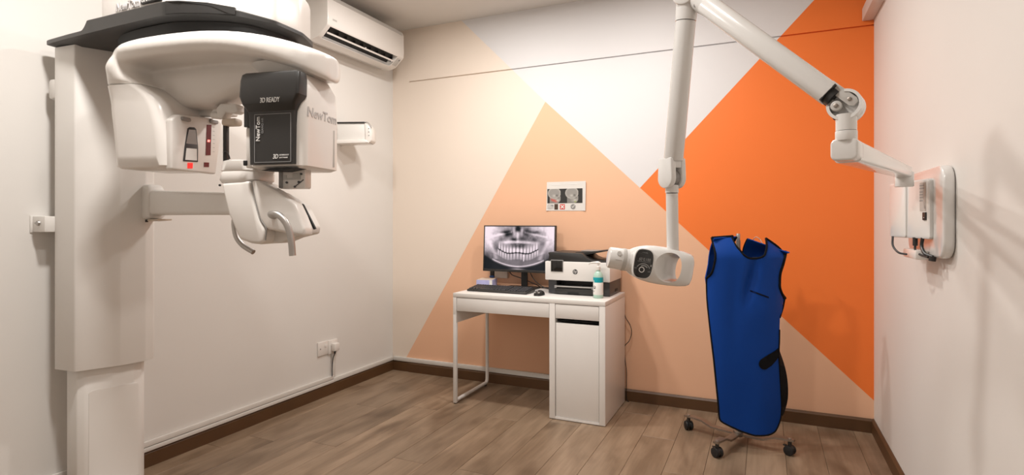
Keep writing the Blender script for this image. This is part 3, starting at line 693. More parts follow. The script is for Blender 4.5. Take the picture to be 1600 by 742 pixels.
# forearm, fork and lower tube
e0 = vd.orthogonal().normalized(); e1 = vd.cross(e0)
def ring_(c, r, n=28): return [c+(e0*math.cos(2*PI*k/n)+e1*math.sin(2*PI*k/n))*r for k in range(n)]
Lf = (wy-EV).length
bm = nb(); loft(bm, [ring_(EV+vd*.0, .031), ring_(EV+vd*.058, .0295)]); obj('forearm_collar', bm, M['arm'], xr)
bm = nb(); loft(bm, [ring_(EV+vd*.0595, .0270), ring_(EV+vd*.061, .0285), ring_(EV+vd*(Lf-.055), .0285), ring_(EV+vd*(Lf-.053), .0275)]); obj('forearm', bm, M['arm'], xr)
WY = wy+Vector((0, 0, .0))
nF = Vector((-.62, -.78, 0)).normalized()                  # axis of the fork pin
fx = Vector((-nF.y, nF.x, 0))
FF = lambda q: WY+fx*q[0]+Z*q[1]+nF*q[2]
dropo = [(.030*math.cos(a), .030*math.sin(a)-.002) for a in [PI+PI*k/16 for k in range(17)]]+[(.0285, .035), (.0265, .058), (-.0265, .058), (-.0285, .035)]
bm = nb(); prism(bm, dropo, .010, .030, FF, .004, 2); fk = obj('fork', bm, M['arm'], xr)
bm = nb(); prism(bm, [(x*.97, y) for x, y in dropo], -.030, -.012, FF, .004, 2); obj('fork_cheek', bm, M['arm'], fk)
bm = nb(); prism(bm, rrect(-.026, .026, .028, .058, .004, 2), -.012, .012, FF, 0); obj('fork_web', bm, M['arm'], fk)
bm = nb(); prism(bm, circ(.024, 28), -.0115, .0095, FF, .001); obj('fork_hub', bm, M['grey'], fk)
HB = Vector((2.561, -2.083, 1.150))
bm = nb(); cyl(bm, WY-Z*.022, WY-Z*.045, .0195, seg=24); obj('tube_collar', bm, M['arm'], xr)
bm = nb(); cyl(bm, WY-Z*.0458, HB-Z*.02, .0178, seg=24); obj('lower_tube', bm, M['arm'], xr)
# tube head
H0 = Vector((2.4944, -2.1049, 1.0968)); hx = Vector((.9, .405, -.155)).normalized()
hnrm = Vector((.38, -.92, 0)); hnrm = (hnrm-hx*hx.dot(hnrm)).normalized(); hz = hnrm.cross(hx) if hnrm.cross(hx).z > 0 else hx.cross(hnrm)
FHd = lambda q: H0+hx*q[0]+hz*q[1]+hnrm*q[2]
def hring(x_, rz, rn, e=2.5, n=40, dz=0):
    out = []
    for k in range(n):
        c_, s_ = math.cos(2*PI*k/n), math.sin(2*PI*k/n)
        out.append(FHd((x_, dz+rz*math.copysign(abs(s_)**(2/e), s_), rn*math.copysign(abs(c_)**(2/e), c_))))
    return out
bm = nb()
loft(bm, [hring(*a) for a in ((-.067, .028, .028, 2.2), (-.066, .033, .033, 2.2), (-.055, .0405, .038, 2.3), (-.04, .047, .043, 2.4), (-.02, .053, .046, 2.5), (.005, .0565, .048, 2.6), (.03, .0575, .048, 2.8), (.06, .057, .047, 3.0), (.09, .0545, .046, 3.4), (.112, .0505, .043, 3.6), (.121, .046, .039, 3.4), (.1255, .038, .032, 3), (.1265, .028, .024, 2.6))])
hb = obj('tube_head', bm, M['arm'], xr, ang=45)
c_ = nb()
ax = (-hnrm+hx*.80).normalized()
cc = FHd((.083, -.001, 0))
rr = []
for t, a, b in ((-.10, .050, .050), (-.05, .036, .0445), (-.02, .028, .041), (.0, .025, .039), (.05, .024, .038), (.12, .024, .038)):
    rr.append([cc+ax*t+hx*a*math.copysign(abs(math.cos(2*PI*k/40))**.85, math.cos(2*PI*k/40))+hz*b*math.copysign(abs(math.sin(2*PI*k/40))**.85, math.sin(2*PI*k/40)) for k in range(40)])
loft(c_, rr); boolean_cut(hb, c_)
bm = nb(); loft(bm, [hring(*a) for a in ((-.127, .026, .026, 2), (-.126, .030, .030, 2), (-.122, .032, .032, 2), (-.066, .0335, .0335, 2), (-.065, .031, .031, 2))]); cn = obj('cone', bm, M['arm'], hb, ang=45)
bm = nb(); loft(bm, [hring(*a) for a in ((-.086, .0338, .0338, 2), (-.083, .0342, .0342, 2), (-.078, .0342, .0342, 2), (-.075, .0338, .0338, 2))]); obj('cone_ring', bm, M['lgrey'], cn)
bm = nb(); cyl(bm, FHd((-.100, .016, .026)), FHd((-.100, .018, .0305)), .007, seg=14); obj('cone_button', bm, M['lgrey'], cn)
bm = nb(); box(bm, -.110, -.090, -.003, -.001, .031, .0335, 0, F=FHd); obj('cone_mark', bm, M['lgrey'], cn)
FDs = lambda q: H0+(hx*q[0]+hz*q[1])+hnrm*q[2]
def egg(sx, sz, e=3.2, n=40, c=(-.029, -.001)):
    return [(c[0]+sx*math.copysign(abs(math.cos(2*PI*k/n))**(2/e), math.cos(2*PI*k/n)), c[1]+sz*math.copysign(abs(math.sin(2*PI*k/n))**(2/e), math.sin(2*PI*k/n))) for k in range(n)]
bm = nb(); prism(bm, egg(.0305, .0455), .020, .0475, FDs, .003); bz = obj('display_bezel', bm, M['arm'], hb)
bm = nb(); prism(bm, egg(.0275, .0425), .046, .0490, FDs, .001); ds = obj('display', bm, M['cover'], hb, label='black rounded control display')
def arc(cx, cz, r, a0, a1, th_, name='display_mark', m='wletter'):
    bm = nb(); n = 24; A = [math.radians(a0+(a1-a0)*k/n) for k in range(n+1)]
    pts = [(cx+r*math.cos(a), cz+r*math.sin(a)) for a in A]+[(cx+(r-th_)*math.cos(a), cz+(r-th_)*math.sin(a)) for a in A[::-1]]
    t = nb()
    for k in range(n):
        q = [(pts[k]), (pts[k+1]), (pts[2*n-k]), (pts[2*n+1-k])]
        t.faces.new([t.verts.new(FDs(p+(.0494,))) for p in q])
    bmesh.ops.remove_doubles(t, verts=t.verts, dist=1e-6); merge(bm, t); obj(name, bm, M[m], ds)
arc(-.032, -.019, .0085, 0, 360, .0022); arc(-.028, -.021, .0215, 25, 155, .0022, m='gletter'); arc(-.028, -.021, .0165, 40, 120, .003, m='gletter')
FT = lambda q: FDs((q[0], q[1], q[2]+.049))
text('display_text', '60 0.100', FT, -.044, -.010, .0075, .0165, .0, M['gletter'], ds, th=.0005)
text('display_text', 'ready', FT, -.037, -.021, .030, .0335, .0, M['gletter'], ds, th=.0005)
text('display_text', 's', FT, -.008, -.0045, -.006, -.001, .0, M['wletter'], ds, th=.0005)
text('display_text', 'kV', FT, -.0535, -.047, -.0185, -.014, .0, M['gletter'], ds, th=.0005)
text('display_text', 'mA', FT, -.013, -.005, -.024, -.019, .0, M['gletter'], ds, th=.0005)
bm = nb(); box(bm, -.048, -.008, .0045, .0053, .0488, .0494, 0, F=FDs); obj('display_mark', bm, M['gletter'], ds)

# ================================================================== DESK
dk = thing('desk', 'white desk with one cabinet side and a looped leg, against the mural wall', 'desk', (1.43, -.30, 0))
DX0, DX1, DF, DB, DT = .903, 1.948, -.56, -.045, .745
bm = nb(); box(bm, DX0, DX1, DF, DB, DT-.028, DT, .002); obj('desktop', bm, M['lacquer'], dk)
bm = nb(); box(bm, 1.911, DX1, DF, DB, .004, DT-.029, .0015); obj('side_panel', bm, M['lacquer'], dk)
bm = nb(); box(bm, 1.593, 1.630, DF, DB, .004, DT-.029, .0015); obj('side_panel', bm, M['lacquer'], dk)
bm = nb(); box(bm, 1.6305, 1.9105, DB-.012, DB-.002, .004, DT-.03); obj('back_panel', bm, M['lacquer'], dk)
bm = nb(); box(bm, 1.6305, 1.9105, DF+.002, DB-.013, .004, .018); obj('bottom_panel', bm, M['lacquer'], dk)
bm = nb(); box(bm, 1.6305, 1.9105, DF+.045, DB-.013, .604, .612); obj('gap_shade', bm, M['black'], dk, label='black board painting the shade in the gap between drawer and door')  # black slab puts the shade of the open gap into colour
bm = nb(); box(bm, DX0, .928, DF+.001, DB, .545, DT-.029, .001); obj('side_panel', bm, M['lacquer'], dk)
bm = nb(); box(bm, .9285, 1.5925, DB-.02, DB, .56, DT-.03); obj('back_rail', bm, M['lacquer'], dk)
bm = nb(); box(bm, .931, 1.590, DF+.002, DF+.020, .626, .7135, .0012); dr = obj('drawer', bm, M['lacquer'], dk)
bm = nb(); box(bm, .945, 1.576, DF+.020, DB-.06, .632, .70); obj('drawer_box', bm, M['lacquer'], dr)
bm = nb(); box(bm, 1.633, 1.908, DF+.002, DF+.020, .627, .7135, .0012); dr = obj('drawer', bm, M['lacquer'], dk)
bm = nb(); box(bm, 1.645, 1.896, DF+.020, DB-.06, .632, .70); obj('drawer_box', bm, M['lacquer'], dr)
bm = nb(); box(bm, 1.634, 1.9075, DF+.006, DF+.024, .020, .598, .0012); obj('door', bm, M['lacquer'], dk)
xl = .916
fr = [(DX0+.012, DF+.012, .60), (DX0+.012, DF+.012, .05), (DX0+.012, DF+.016, .030), (DX0+.012, DF+.030, .020), (DX0+.012, DB-.055, .020), (DX0+.012, DB-.04, .026), (DX0+.012, DB-.032, .04), (DX0+.012, DB-.030, .06), (DX0+.012, DB-.030, .60)]
bm = nb(); box(bm, DX0, DX0+.024, DF, DF+.024, .006, .60, .003); lg = obj('leg_loop', bm, M['lacquer'], dk)
bm = nb(); tube(bm, fr[2:], .0125, 12); obj('leg_tube', bm, M['lacquer'], lg, ang=60)
bm = nb(); box(bm, DX0+.004, DX0+.020, DF+.006, DF+.022, 0, .006); obj('foot', bm, M['dark2'], lg)
bm = nb(); box(bm, DX0+.004, DX0+.020, DB-.075, DB-.055, 0, .008); obj('foot', bm, M['dark2'], lg)

# ------------------------------------------------------------------ monitor with the panoramic x-ray
def pano(nx, ny):
    rng = np.random.RandomState(3)
    X, Y = np.meshgrid(np.linspace(0, 1, nx), np.linspace(1, 0, ny))     # Y: 0 at the top
    X = np.asarray(X); 
    def fb(fx, fy, seed):
        r = np.random.RandomState(seed); g = r.rand(fy+2, fx+2); xi = X*fx; yi = Y*fy
        x0 = xi.astype(int); y0 = yi.astype(int); a = xi-x0; b = yi-y0; a = a*a*(3-2*a); b = b*b*(3-2*b)
        return (g[y0, x0]*(1-a)+g[y0, x0+1]*a)*(1-b)+(g[y0+1, x0]*(1-a)+g[y0+1, x0+1]*a)*b
    n = .5*fb(9, 6, 1)+.3*fb(22, 13, 2)+.2*fb(48, 27, 3)
    G = lambda cx, cy, sx, sy: np.exp(-((X-cx)/sx)**2-((Y-cy)/sy)**2)
    xc = X-.49
    g = .40+.55*(n-.45)*np.clip(1.25-Y, .3, 1)
    g += .45*np.exp(-(Y/.22)**2)*(np.abs(xc)/.5)**.8                       # pale skull base corners
    g += .38*G(.06, .30, .14, .25)+.38*G(.95, .30, .12, .25)
    # sinuses and nose
    for cx, cy, sx, sy, d in ((.345, .155, .07, .075, .5), (.62, .14, .07, .085, .5), (.25, .13, .06, .03, .3), (.74, .13, .07, .035, .35), (.485, .06, .04, .07, .55), (.27, .30, .06, .06, .28), (.72, .30, .06, .07, .28), (.43, .30, .05, .03, .35), (.545, .28, .05, .05, .2), (.16, .42, .08, .2, .22), (.84, .42, .07, .2, .22)):
        g -= d*G(cx, cy, sx, sy)
    g += .4*G(.485, .22, .018, .13)+.25*G(.43, .10, .02, .12)+.25*G(.545, .10, .02, .12)
    g += .28*np.exp(-((Y-.10-.35*np.abs(xc))/.025)**2)*(np.abs(xc) > .09)*(np.abs(xc) < .42)
    pal = .36+.25*xc**2
    g += .42*np.exp(-((Y-pal)/.035)**2)*np.exp(-(xc/.26)**6)
    g -= .50*np.exp(-((Y-.455)/.05)**2)*np.exp(-((X-.49)/.11)**4)          # dark airway over the front teeth
    # teeth
    occ = .625-.55*np.abs(xc)**2*1.9-.02*np.cos(xc*20)
    ph = xc*(1+.9*np.abs(xc))*2*PI*18
    bars = .5+.5*np.cos(ph)
    up = (Y < occ)*(Y > occ-.19)*(np.abs(xc) < .29)
    g = np.where(up, g*.55+.22+.42*bars*np.clip((Y-occ+.19)/.10, .2, 1), g)
    g += .5*G(.50, .565, .09, .035)*bars
    lo = (Y > occ)*(Y < occ+.17)*(np.abs(xc) < .30)
    g = np.where(lo, g*.5+.20+.36*(.5+.5*np.cos(ph*1.1))*np.clip((occ+.19-Y)/.12, .15, 1), g)
    g -= .75*np.exp(-((Y-occ)/.013)**2)*(np.abs(xc) < .29)
    # mandible
    mb = .925-1.05*np.abs(xc)**1.9
    inside = (Y > occ+.15)*(Y < mb)
    g = np.where(inside*(np.abs(xc) < .38), g*.62+.05, g)
    g += .42*np.exp(-((Y-mb)/.016)**2)*(np.abs(xc) < .37)
    ramus = np.abs(np.abs(xc)-(.375-.25*(Y-.5)))
    g += .22*np.exp(-(ramus/.03)**2)*(Y > .33)*(Y < .76)
    below = np.clip((Y-mb)/.05, 0, 1)
    g = g*(1-below*.93)+below*.012
    g += .55*G(.49, .985, .09, .012)
    edge = np.clip((np.abs(xc)-.34)/.10, 0, 1)*np.clip((Y-.56)/.22, 0, 1); g *= 1-.92*edge
    g += .9*((np.abs(X-.575) < .011)*(Y > .655)*(Y < .70)+(np.abs(X-.578) < .006)*(Y >= .70)*(Y < .80))   # a bright implant
    g = np.clip(g*1.16, .012, 1)**1.6
    out = np.stack([g*1.0, g*.84+.004, g*.90+.008], -1)
    return np.clip(out, 0, 1)
mo = thing('monitor', 'black computer monitor on the desk showing a panoramic dental x-ray', 'monitor', (1.18, -.14, DT))
MY = -.135
tilt = .055
FMn = lambda q: Vector((q[0], MY-q[2]+(q[1]-.86)*tilt, q[1]))
MX0, MX1, MZ0, MZ1 = .912, 1.476, .860, 1.196
bm = nb(); prism(bm, rrect(MX0, MX1, MZ0, MZ1, .004, 2), -.028, .0, FMn, .002); mb_ = obj('monitor_case', bm, M['dark2'], mo)
bm = nb()
for a0, a1, b0, b1 in ((MX0, MX1, MZ1-.008, MZ1), (MX0, MX1, MZ0, MZ0+.017), (MX0, MX0+.008, MZ0, MZ1), (MX1-.008, MX1, MZ0, MZ1)):
    t = nb(); box(t, a0, a1, b0, b1, -.002, .004, .001, F=FMn); merge(bm, t)
obj('bezel', bm, M['dark2'], mb_)
picture('screen', FMn, MX0+.008, MX1-.008, MZ0+.017, MZ1-.008, .0, 190, 108, pano, M['screen'], mo, label='lit screen with a panoramic x-ray of teeth')
bm = nb(); box(bm, 1.205, 1.252, MY+.030, MY+.048, DT+.010, 1.05, .003); obj('stand_neck', bm, M['dark2'], mo)
bm = nb(); prism(bm, rrect(1.105, 1.345, -.27, -.065, .015, 4), DT+.0005, DT+.011, lambda q: Vector(q), .003); obj('stand_base', bm, M['dark2'], mo)

# ------------------------------------------------------------------ keyboard and mouse
kb = thing('keyboard', 'black computer keyboard on the desk in front of the monitor', 'keyboard', (1.16, -.36, DT))
ka = math.radians(-2); kx = Vector((math.cos(ka), math.sin(ka), 0)); ky = Vector((-math.sin(ka), math.cos(ka), 0)); KO = Vector((.94, -.435, DT))
FKb = lambda q: KO+kx*q[0]+ky*q[1]+Z*q[2]
bm = nb(); prism(bm, [(0, .0008), (.150, .004), (.150, .028), (.135, .030), (.01, .015), (0, .011)], 0, .450, lambda q: FKb((q[2], q[0], q[1])), .003); obj('case', bm, M['dark2'], kb)
bm = nb()
for r in range(6):
    y_ = .012+r*.0205; zz = .0155+.0155*(y_/.125)
    xs = [(.010+i*.0195, .0165) for i in range(15)]+[(.312+i*.0195, .0165) for i in range(3)]+[(.375+i*.0165, .0145) for i in range(4)]
    if r == 0: xs = [(.010, .022), (.036, .022), (.062, .022), (.088, .115), (.207, .022), (.233, .022), (.259, .030)]+xs[15:]
    for a, wd in xs:
        t = nb(); pts = [(a, y_), (a+wd, y_), (a+wd, y_+.0165), (a, y_+.0165)]
        A = [t.verts.new(FKb((p[0], p[1], zz-.002+.002*(p[1]-y_)/.0165))) for p in pts]
        B = [t.verts.new(FKb((p[0]+(.0015 if p[0] == a else -.0015), p[1]+(.001 if p[1] == y_ else -.002), zz+.0045+.002*(p[1]-y_)/.0165))) for p in pts]
        t.faces.new(B)
        for i in range(4): t.faces.new((A[i], A[(i+1) % 4], B[(i+1) % 4], B[i]))
        merge(bm, t)
kk = obj('keys', bm, M['dgrey'], kb, ang=20); kk['kind'] = 'stuff'
ms = thing('mouse', 'small black computer mouse on the desk between keyboard and printer', 'mouse', (1.475, -.44, DT))
bm = nb(); MC = Vector((1.475, -.43, DT))
rings = []
for j in range(9):
    t = j/8; y_ = -.052+.104*t; hw = .031*math.sin(PI*min(.999, max(.03, .08+.84*t)))**.45; h = .033*math.sin(PI*(.16+.70*t))**.8
    rings.append([MC+Vector((hw*math.cos(a), y_, .001+h*max(0, math.sin(a))**.7)) for a in [PI*k/14 for k in range(15)]])
loft(bm, rings); mm_ = obj('shell', bm, M['dark2'], ms, ang=50)
bm = nb(); cyl(bm, MC+Vector((-.004, -.030, .027)), MC+Vector((.004, -.030, .027)), .008, seg=14); obj('scroll_wheel', bm, M['grey'], ms)
for s in (-1, 1):
    bm = nb(); box(bm, MC.x+s*.013-.006, MC.x+s*.013+.006, MC.y-.048, MC.y-.036, DT+.019, DT+.0235, .001); obj('mouse_mark', bm, M['lgrey'], ms)

# ------------------------------------------------------------------ printer
pr = thing('printer', 'white and black office printer on the right end of the desk', 'printer', (1.70, -.19, DT))
PX0, PX1, PF, PB = 1.482, 1.922, -.345, -.035
FP = lambda q: Vector((q[0], PF-q[2], q[1]))
bm = nb(); box(bm, PX0+.018, PX1-.006, PF+.018, PB, DT+.004, .838, .003); lowb = obj('lower_body', bm, M['dgrey'], pr)
bm = nb(); box(bm, PX0+.05, PX1-.04, PF+.04, PB-.04, DT, DT+.005); obj('feet', bm, M['rubber'], pr)
ct = nb(); box(ct, 1.556, 1.806, PF-.1, PF+.12, .800, .8365); boolean_cut(lowb, ct)
bm = nb(); box(bm, 1.548, 1.814, PF+.006, PF+.10, .793, .801, .002); ot = obj('output_tray', bm, M['grey'], pr)
bm = nb(); box(bm, 1.562, 1.800, PF+.002, PF+.008, .7965, .8005, .001); obj('tray_lip', bm, M['lgrey'], ot)
for a in (1.546, 1.800):
    bm = nb(); box(bm, a, a+.016, PF+.004, PF+.05, .786, .804, .002); obj('tray_end', bm, M['grey'], ot)
bm = nb(); box(bm, 1.552, 1.812, PF+.004, PF+.03, DT+.006, .784, .002); pt = obj('paper_tray', bm, M['dark'], pr)
bm = nb(); box(bm, 1.64, 1.715, PF+.0025, PF+.006, DT+.006, DT+.022, .001); obj('tray_grip', bm, M['black'], pt)
bm = nb(); box(bm, PX0, PX1, PF, PB+.002, .838, .962, .006); ub2 = obj('upper_body', bm, M['lacquer'], pr)
bm = nb(); box(bm, 1.523, 1.610, PF-.004, PF+.01, .893, .972, .003); tsn = obj('touch_screen', bm, M['grey'], pr)
bm = nb(); box(bm, 1.527, 1.606, PF-.0052, PF-.002, .897, .968, .001); obj('screen_glass', bm, M['cover'], tsn)
# round emblem with two slanted letters
bm = nb(); prism(bm, circ(.0165, 32, (1.692, .898)), 0, .0012, FP); em = obj('emblem', bm, M['dgrey'], ub2, label='round dark emblem with the letters hp')
text('lettering', 'hp', FP, 1.680, 1.704, .8845, .9115, .0012, M['lacquer'], em, th=.0006, slant=.3)
bm = nb(); prism(bm, [(1.500, .962), (1.506, 1.000), (1.500, 1.018), (1.512, 1.022), (1.73, 1.018), (1.765, .990), (1.80, .976), (1.905, .974), (1.905, .962)], .0, -.285, lambda q: Vector((q[0], PF+.012-q[2], q[1])), .003); ld = obj('scanner_lid', bm, M['dark2'], pr)
bm = nb(); prism(bm, [(1.66, 1.016), (1.72, 1.000), (1.90, 1.036), (1.90, 1.042), (1.74, 1.024), (1.68, 1.024)], -.05, -.26, lambda q: Vector((q[0], PF+.012-q[2], q[1])), .001); obj('document_feeder', bm, M['dark2'], pr)
bm = nb(); box(bm, 1.70, 1.82, PF+.10, PF+.25, 1.026, 1.032, .001); obj('feeder_tray', bm, M['grey'], pr)
bm = nb(); box(bm, PX1-.008, PX1-.004, -.19, -.12, .762, .780, .001); obj('side_grip', bm, M['black'], lowb)

# ------------------------------------------------------------------ sanitiser bottle
bo = thing('pump_bottle', 'white and green pump bottle with a teal label, in front of the printer', 'bottle', (1.862, -.405, DT))
BC = Vector((1.862, -.405, DT+.0005))
bm = nb(); lathe(bm, BC, [(.029, 0), (.031, .004), (.031, .128), (.030, .140), (.024, .155), (.014, .166), (.0125, .178), (.0125, .180)], 28); bt = obj('bottle', bm, M['gel'], bo)
bm = nb(); lathe(bm, BC, [(.0313, .022), (.0316, .0225), (.0316, .098), (.0313, .0985)], 28); lb = obj('label', bm, M['label'], bo)
bm = nb(); lathe(bm, BC, [(.0314, .0986), (.0317, .099), (.0317, .130), (.0312, .1305)], 28); tl = obj('label_top', bm, M['teal'], bo, label='teal upper band of the label')
def curvq(q):
    a = q[0]/.0318-PI/2-.42; return BC+Vector(((.0318+q[2])*math.cos(a), (.0318+q[2])*math.sin(a), q[1]))
text('lettering', 'GEL', curvq, -.020, -.002, .100, .112, 0, M['label'], tl, th=.0006)
bm = nb(); prism(bm, [(-.016, .075), (-.004, .079), (.004, .075), (.004, .062), (-.004, .059), (-.016, .063)], 0, .0006, curvq); em = obj('label_mark', bm, M['dgrey'], lb)
bm = nb(); prism(bm, [(-.010, .072), (-.002, .073), (.0, .068), (-.004, .064), (-.010, .066)], .0004, .001, curvq); obj('label_mark_center', bm, M['label'], em)
text('lettering', 'gel', curvq, -.016, -.004, .040, .048, 0, M['gletter'], lb, th=.0006)
bm = nb(); lathe(bm, BC, [(.015, .176), (.015, .196), (.006, .199), (.005, .216)], 20); ph = obj('pump_collar', bm, M['plastic'], bo)
bm = nb(); d_ = Vector((-.86, -.2, 0)).normalized(); tube(bm, [BC+Vector((.012, .004, .217)), BC+Vector((0, 0, .221)), BC+d_*.03+Z*.221, BC+d_*.055+Z*.217, BC+d_*.058+Z*.208], [.008, .009, .0065, .005, .004], 10); obj('pump_spout', bm, M['plastic'], ph)

# ------------------------------------------------------------------ small box and plug behind the monitor
gb = thing('card_box', 'small lavender and white card box behind the keyboard', 'box', (.98, -.19, DT))
ba = math.radians(12); bx_ = Vector((math.cos(ba), math.sin(ba), 0)); by_ = Vector((-math.sin(ba), math.cos(ba), 0)); BO = Vector((.908, -.235, DT+.0006))
FBx = lambda q: BO+bx_*q[0]+by_*q[1]+Z*q[2]
bm = nb(); box(bm, 0, .118, 0, .15, 0, .056, .001, F=FBx); gx = obj('carton', bm, M['lav'], gb)
bm = nb(); box(bm, .001, .117, .001, .149, .0562, .0575, 0, F=FBx); obj('carton_top', bm, M['kraft'], gx)
bm = nb(); box(bm, .098, .1185, -.0008, .0, .001, .055, 0, F=FBx); obj('white_edge', bm, M['paper'], gx)
ad = thing('power_adapter', 'beige power box on the mural wall below the monitor', 'adapter', (1.0, -.02, .80))
bm = nb(); box(bm, .955, 1.062, -.035, -.0008, .80, .90, .004); obj('casing', bm, M['kraft'], ad)
bp = thing('blue_black_plug', 'black plug with a blue foot beside the beige power box', 'plug', (.935, -.03, .80))
bm = nb(); box(bm, .918, .950, -.035, -.0008, .815, .90, .004); pb_ = obj('plug_body', bm, M['dark2'], bp)
bm = nb(); box(bm, .916, .952, -.040, -.0008, .80, .816, .004); obj('blue_base', bm, M['bluep'], bp)
for nm_, pts, lab in (('monitor_cable', [(1.10, -.09, .92), (1.115, -.085, .842), (1.19, -.075, .812), (1.30, -.06, .770), (1.345, -.05, DT+.004), (1.42, -.03, DT+.004)], 'black cable running behind the monitor stand'),
                      ('power_cable', [(1.262, -.09, .92), (1.272, -.085, .85), (1.318, -.09, .79), (1.385, -.10, .755), (1.45, -.12, DT+.004), (1.462, -.06, DT+.004)], 'black cable curving from the monitor down towards the printer')):
    bm = nb(); tube(bm, pts, .0035, 8, 6); tag(obj(nm_, bm, M['rubber'], None), lab, 'cable')
bm = nb(); tube(bm, [(1.940, -.030, .60), (1.952, -.030, .565), (1.980, -.028, .52), (1.989, -.026, .468), (1.975, -.027, .415), (1.952, -.03, .387), (1.940, -.032, .36), (1.948, -.034, .27), (1.957, -.035, .20), (1.955, -.035, .115), (1.956, -.036, .03), (1.966, -.038, .004), (1.975, -.04, .004)], .0024, 8, 5)
tag(obj('trailing_cable', bm, M['rubber'], None), 'thin dark cable looping down the mural wall beside the desk cabinet', 'cable')

# ------------------------------------------------------------------ printed notice on the mural
def skulls(nx, ny):
    X, Y = np.meshgrid(np.linspace(0, 1, nx), np.linspace(1, 0, ny))
    out = np.full((ny, nx), .025)
    for cx, neck in ((.20, -1), (.70, -1)):
        G = lambda x, y, sx, sy: np.exp(-((X-cx-x)/sx)**2-((Y-y)/sy)**2)
        r = np.sqrt(((X-cx)/.185)**2+((Y-.30)/.40)**2)
        out = np.where(r < 1.0, .30+.25*np.clip((r-.75)*3, 0, 1), out)
        r2 = np.sqrt(((X-cx-.07)/.115)**2+((Y-.66)/.33)**2); out = np.where((r2 < 1), np.maximum(out, .30), out)
        nk = (X > cx-.13)*(X < cx+.02)*(Y > .5); out = np.where(nk, np.maximum(out, .22), out)
        out = out+.22*G(.0, .48, .05, .08)+.3*G(.09, .80, .05, .05)-.22*G(.07, .46, .035, .06)-.15*G(.12, .60, .03, .06)
    out = np.clip(out, .01, .8)
    rgb = np.stack([out*1.05, out, out*.93], -1)
    red = np.exp(-((Y-.80-(X-.18)*.9)/.09)**2)*np.exp(-((X-.19)/.09)**4)
    rgb = rgb*(1-red[..., None])+red[..., None]*np.array([.55, .10, .07])
    yl = np.exp(-((X-.80)/.025)**2-((Y-.90)/.05)**2); rgb = rgb*(1-yl[..., None])+yl[..., None]*np.array([.35, .45, .12])
    return rgb
no = thing('printed_notice', 'white paper notice with two skull x-rays taped to the mural above the desk', 'notice', (1.51, -.004, 1.30))
FN = lambda q: Vector((q[0], -.0015-q[2]-.010*max(0, (1.40-q[0])/.05)**2*max(0, (1.36-q[1])/.06)-.006*max(0, (q[0]-1.62)/.04)**2, q[1]))
bm = nb(); nx_, ny_ = 24, 16
g = [[[bm.verts.new(FN((1.362+.296*i/nx_+.004*(j/ny_), 1.304+.208*j/ny_-.003*(i/nx_)*(1-j/ny_), d))) for i in range(nx_+1)] for j in range(ny_+1)] for d in (0, .0006)]
for j in range(ny_):
    for i in range(nx_):
        bm.faces.new((g[1][j][i], g[1][j][i+1], g[1][j+1][i+1], g[1][j+1][i])); bm.faces.new((g[0][j][i], g[0][j+1][i], g[0][j+1][i+1], g[0][j][i+1]))
obj('paper', bm, M['paper'], no)
F2 = lambda q: FN((q[0], q[1], q[2]+.0012))
picture('xray_print', F2, 1.370, 1.636, 1.357, 1.461, 0, 96, 40, skulls, M['print'], no, th=.0004)
bm = nb(); prism(bm, rrect(1.466, 1.504, 1.312, 1.350, .003, 2), 0, .0004, F2); rc = obj('red_square', bm, M['redink'], no, label='red square with a white cross')
bm = nb()
for s in (1, -1):
    c_ = (1.485, 1.331); t = nb(); prism(t, [(c_[0]+dx*.012-s*dx2, c_[1]+dx*.012*s+dx2) for dx, dx2 in ((-1, -.003), (1, -.003), (1, .003), (-1, .003))], .0004, .0008 if s == 1 else .0009, F2); merge(bm, t)
obj('white_cross', bm, M['paper'], rc)
bm = nb(); prism(bm, circ(.0185, 28, (1.566, 1.331)), 0, .0004, F2); gc = obj('grey_circle', bm, M['grey'], no, label='grey circle with a white tick')
bm = nb(); prism(bm, [(1.556, 1.331), (1.563, 1.322), (1.578, 1.340), (1.575, 1.343), (1.563, 1.329), (1.559, 1.334)], .0004, .0009, F2); obj('white_tick', bm, M['paper'], gc)
bm = nb(); prism(bm, [(1.424, 1.311), (1.452, 1.311), (1.452, 1.352), (1.424, 1.352)], 0, .0004, F2); obj('brown_picture', bm, mat('brown_print', (.07, .04, .025), .6, noise=.5, scale=60), no)
bm = nb(); prism(bm, [(1.370, 1.318), (1.417, 1.318), (1.417, 1.350), (1.370, 1.350)], 0, .0003, F2); sp = obj('side_picture', bm, mat('grey_print', (.55, .52, .50), .6, noise=.35, scale=90), no)
bm = nb(); box(bm, 1.396, 1.416, 1.336, 1.346, .0003, .0008, 0, F=F2); obj('picture_bar', bm, M['gletter'], sp)
for a0, a1, z in ((1.392, 1.470, 1.487), (1.532, 1.60, 1.489)):
    bm = nb(); box(bm, a0, a1, z, z+.004, 0, .0004, 0, F=F2); obj('faint_heading', bm, M['label'], no)

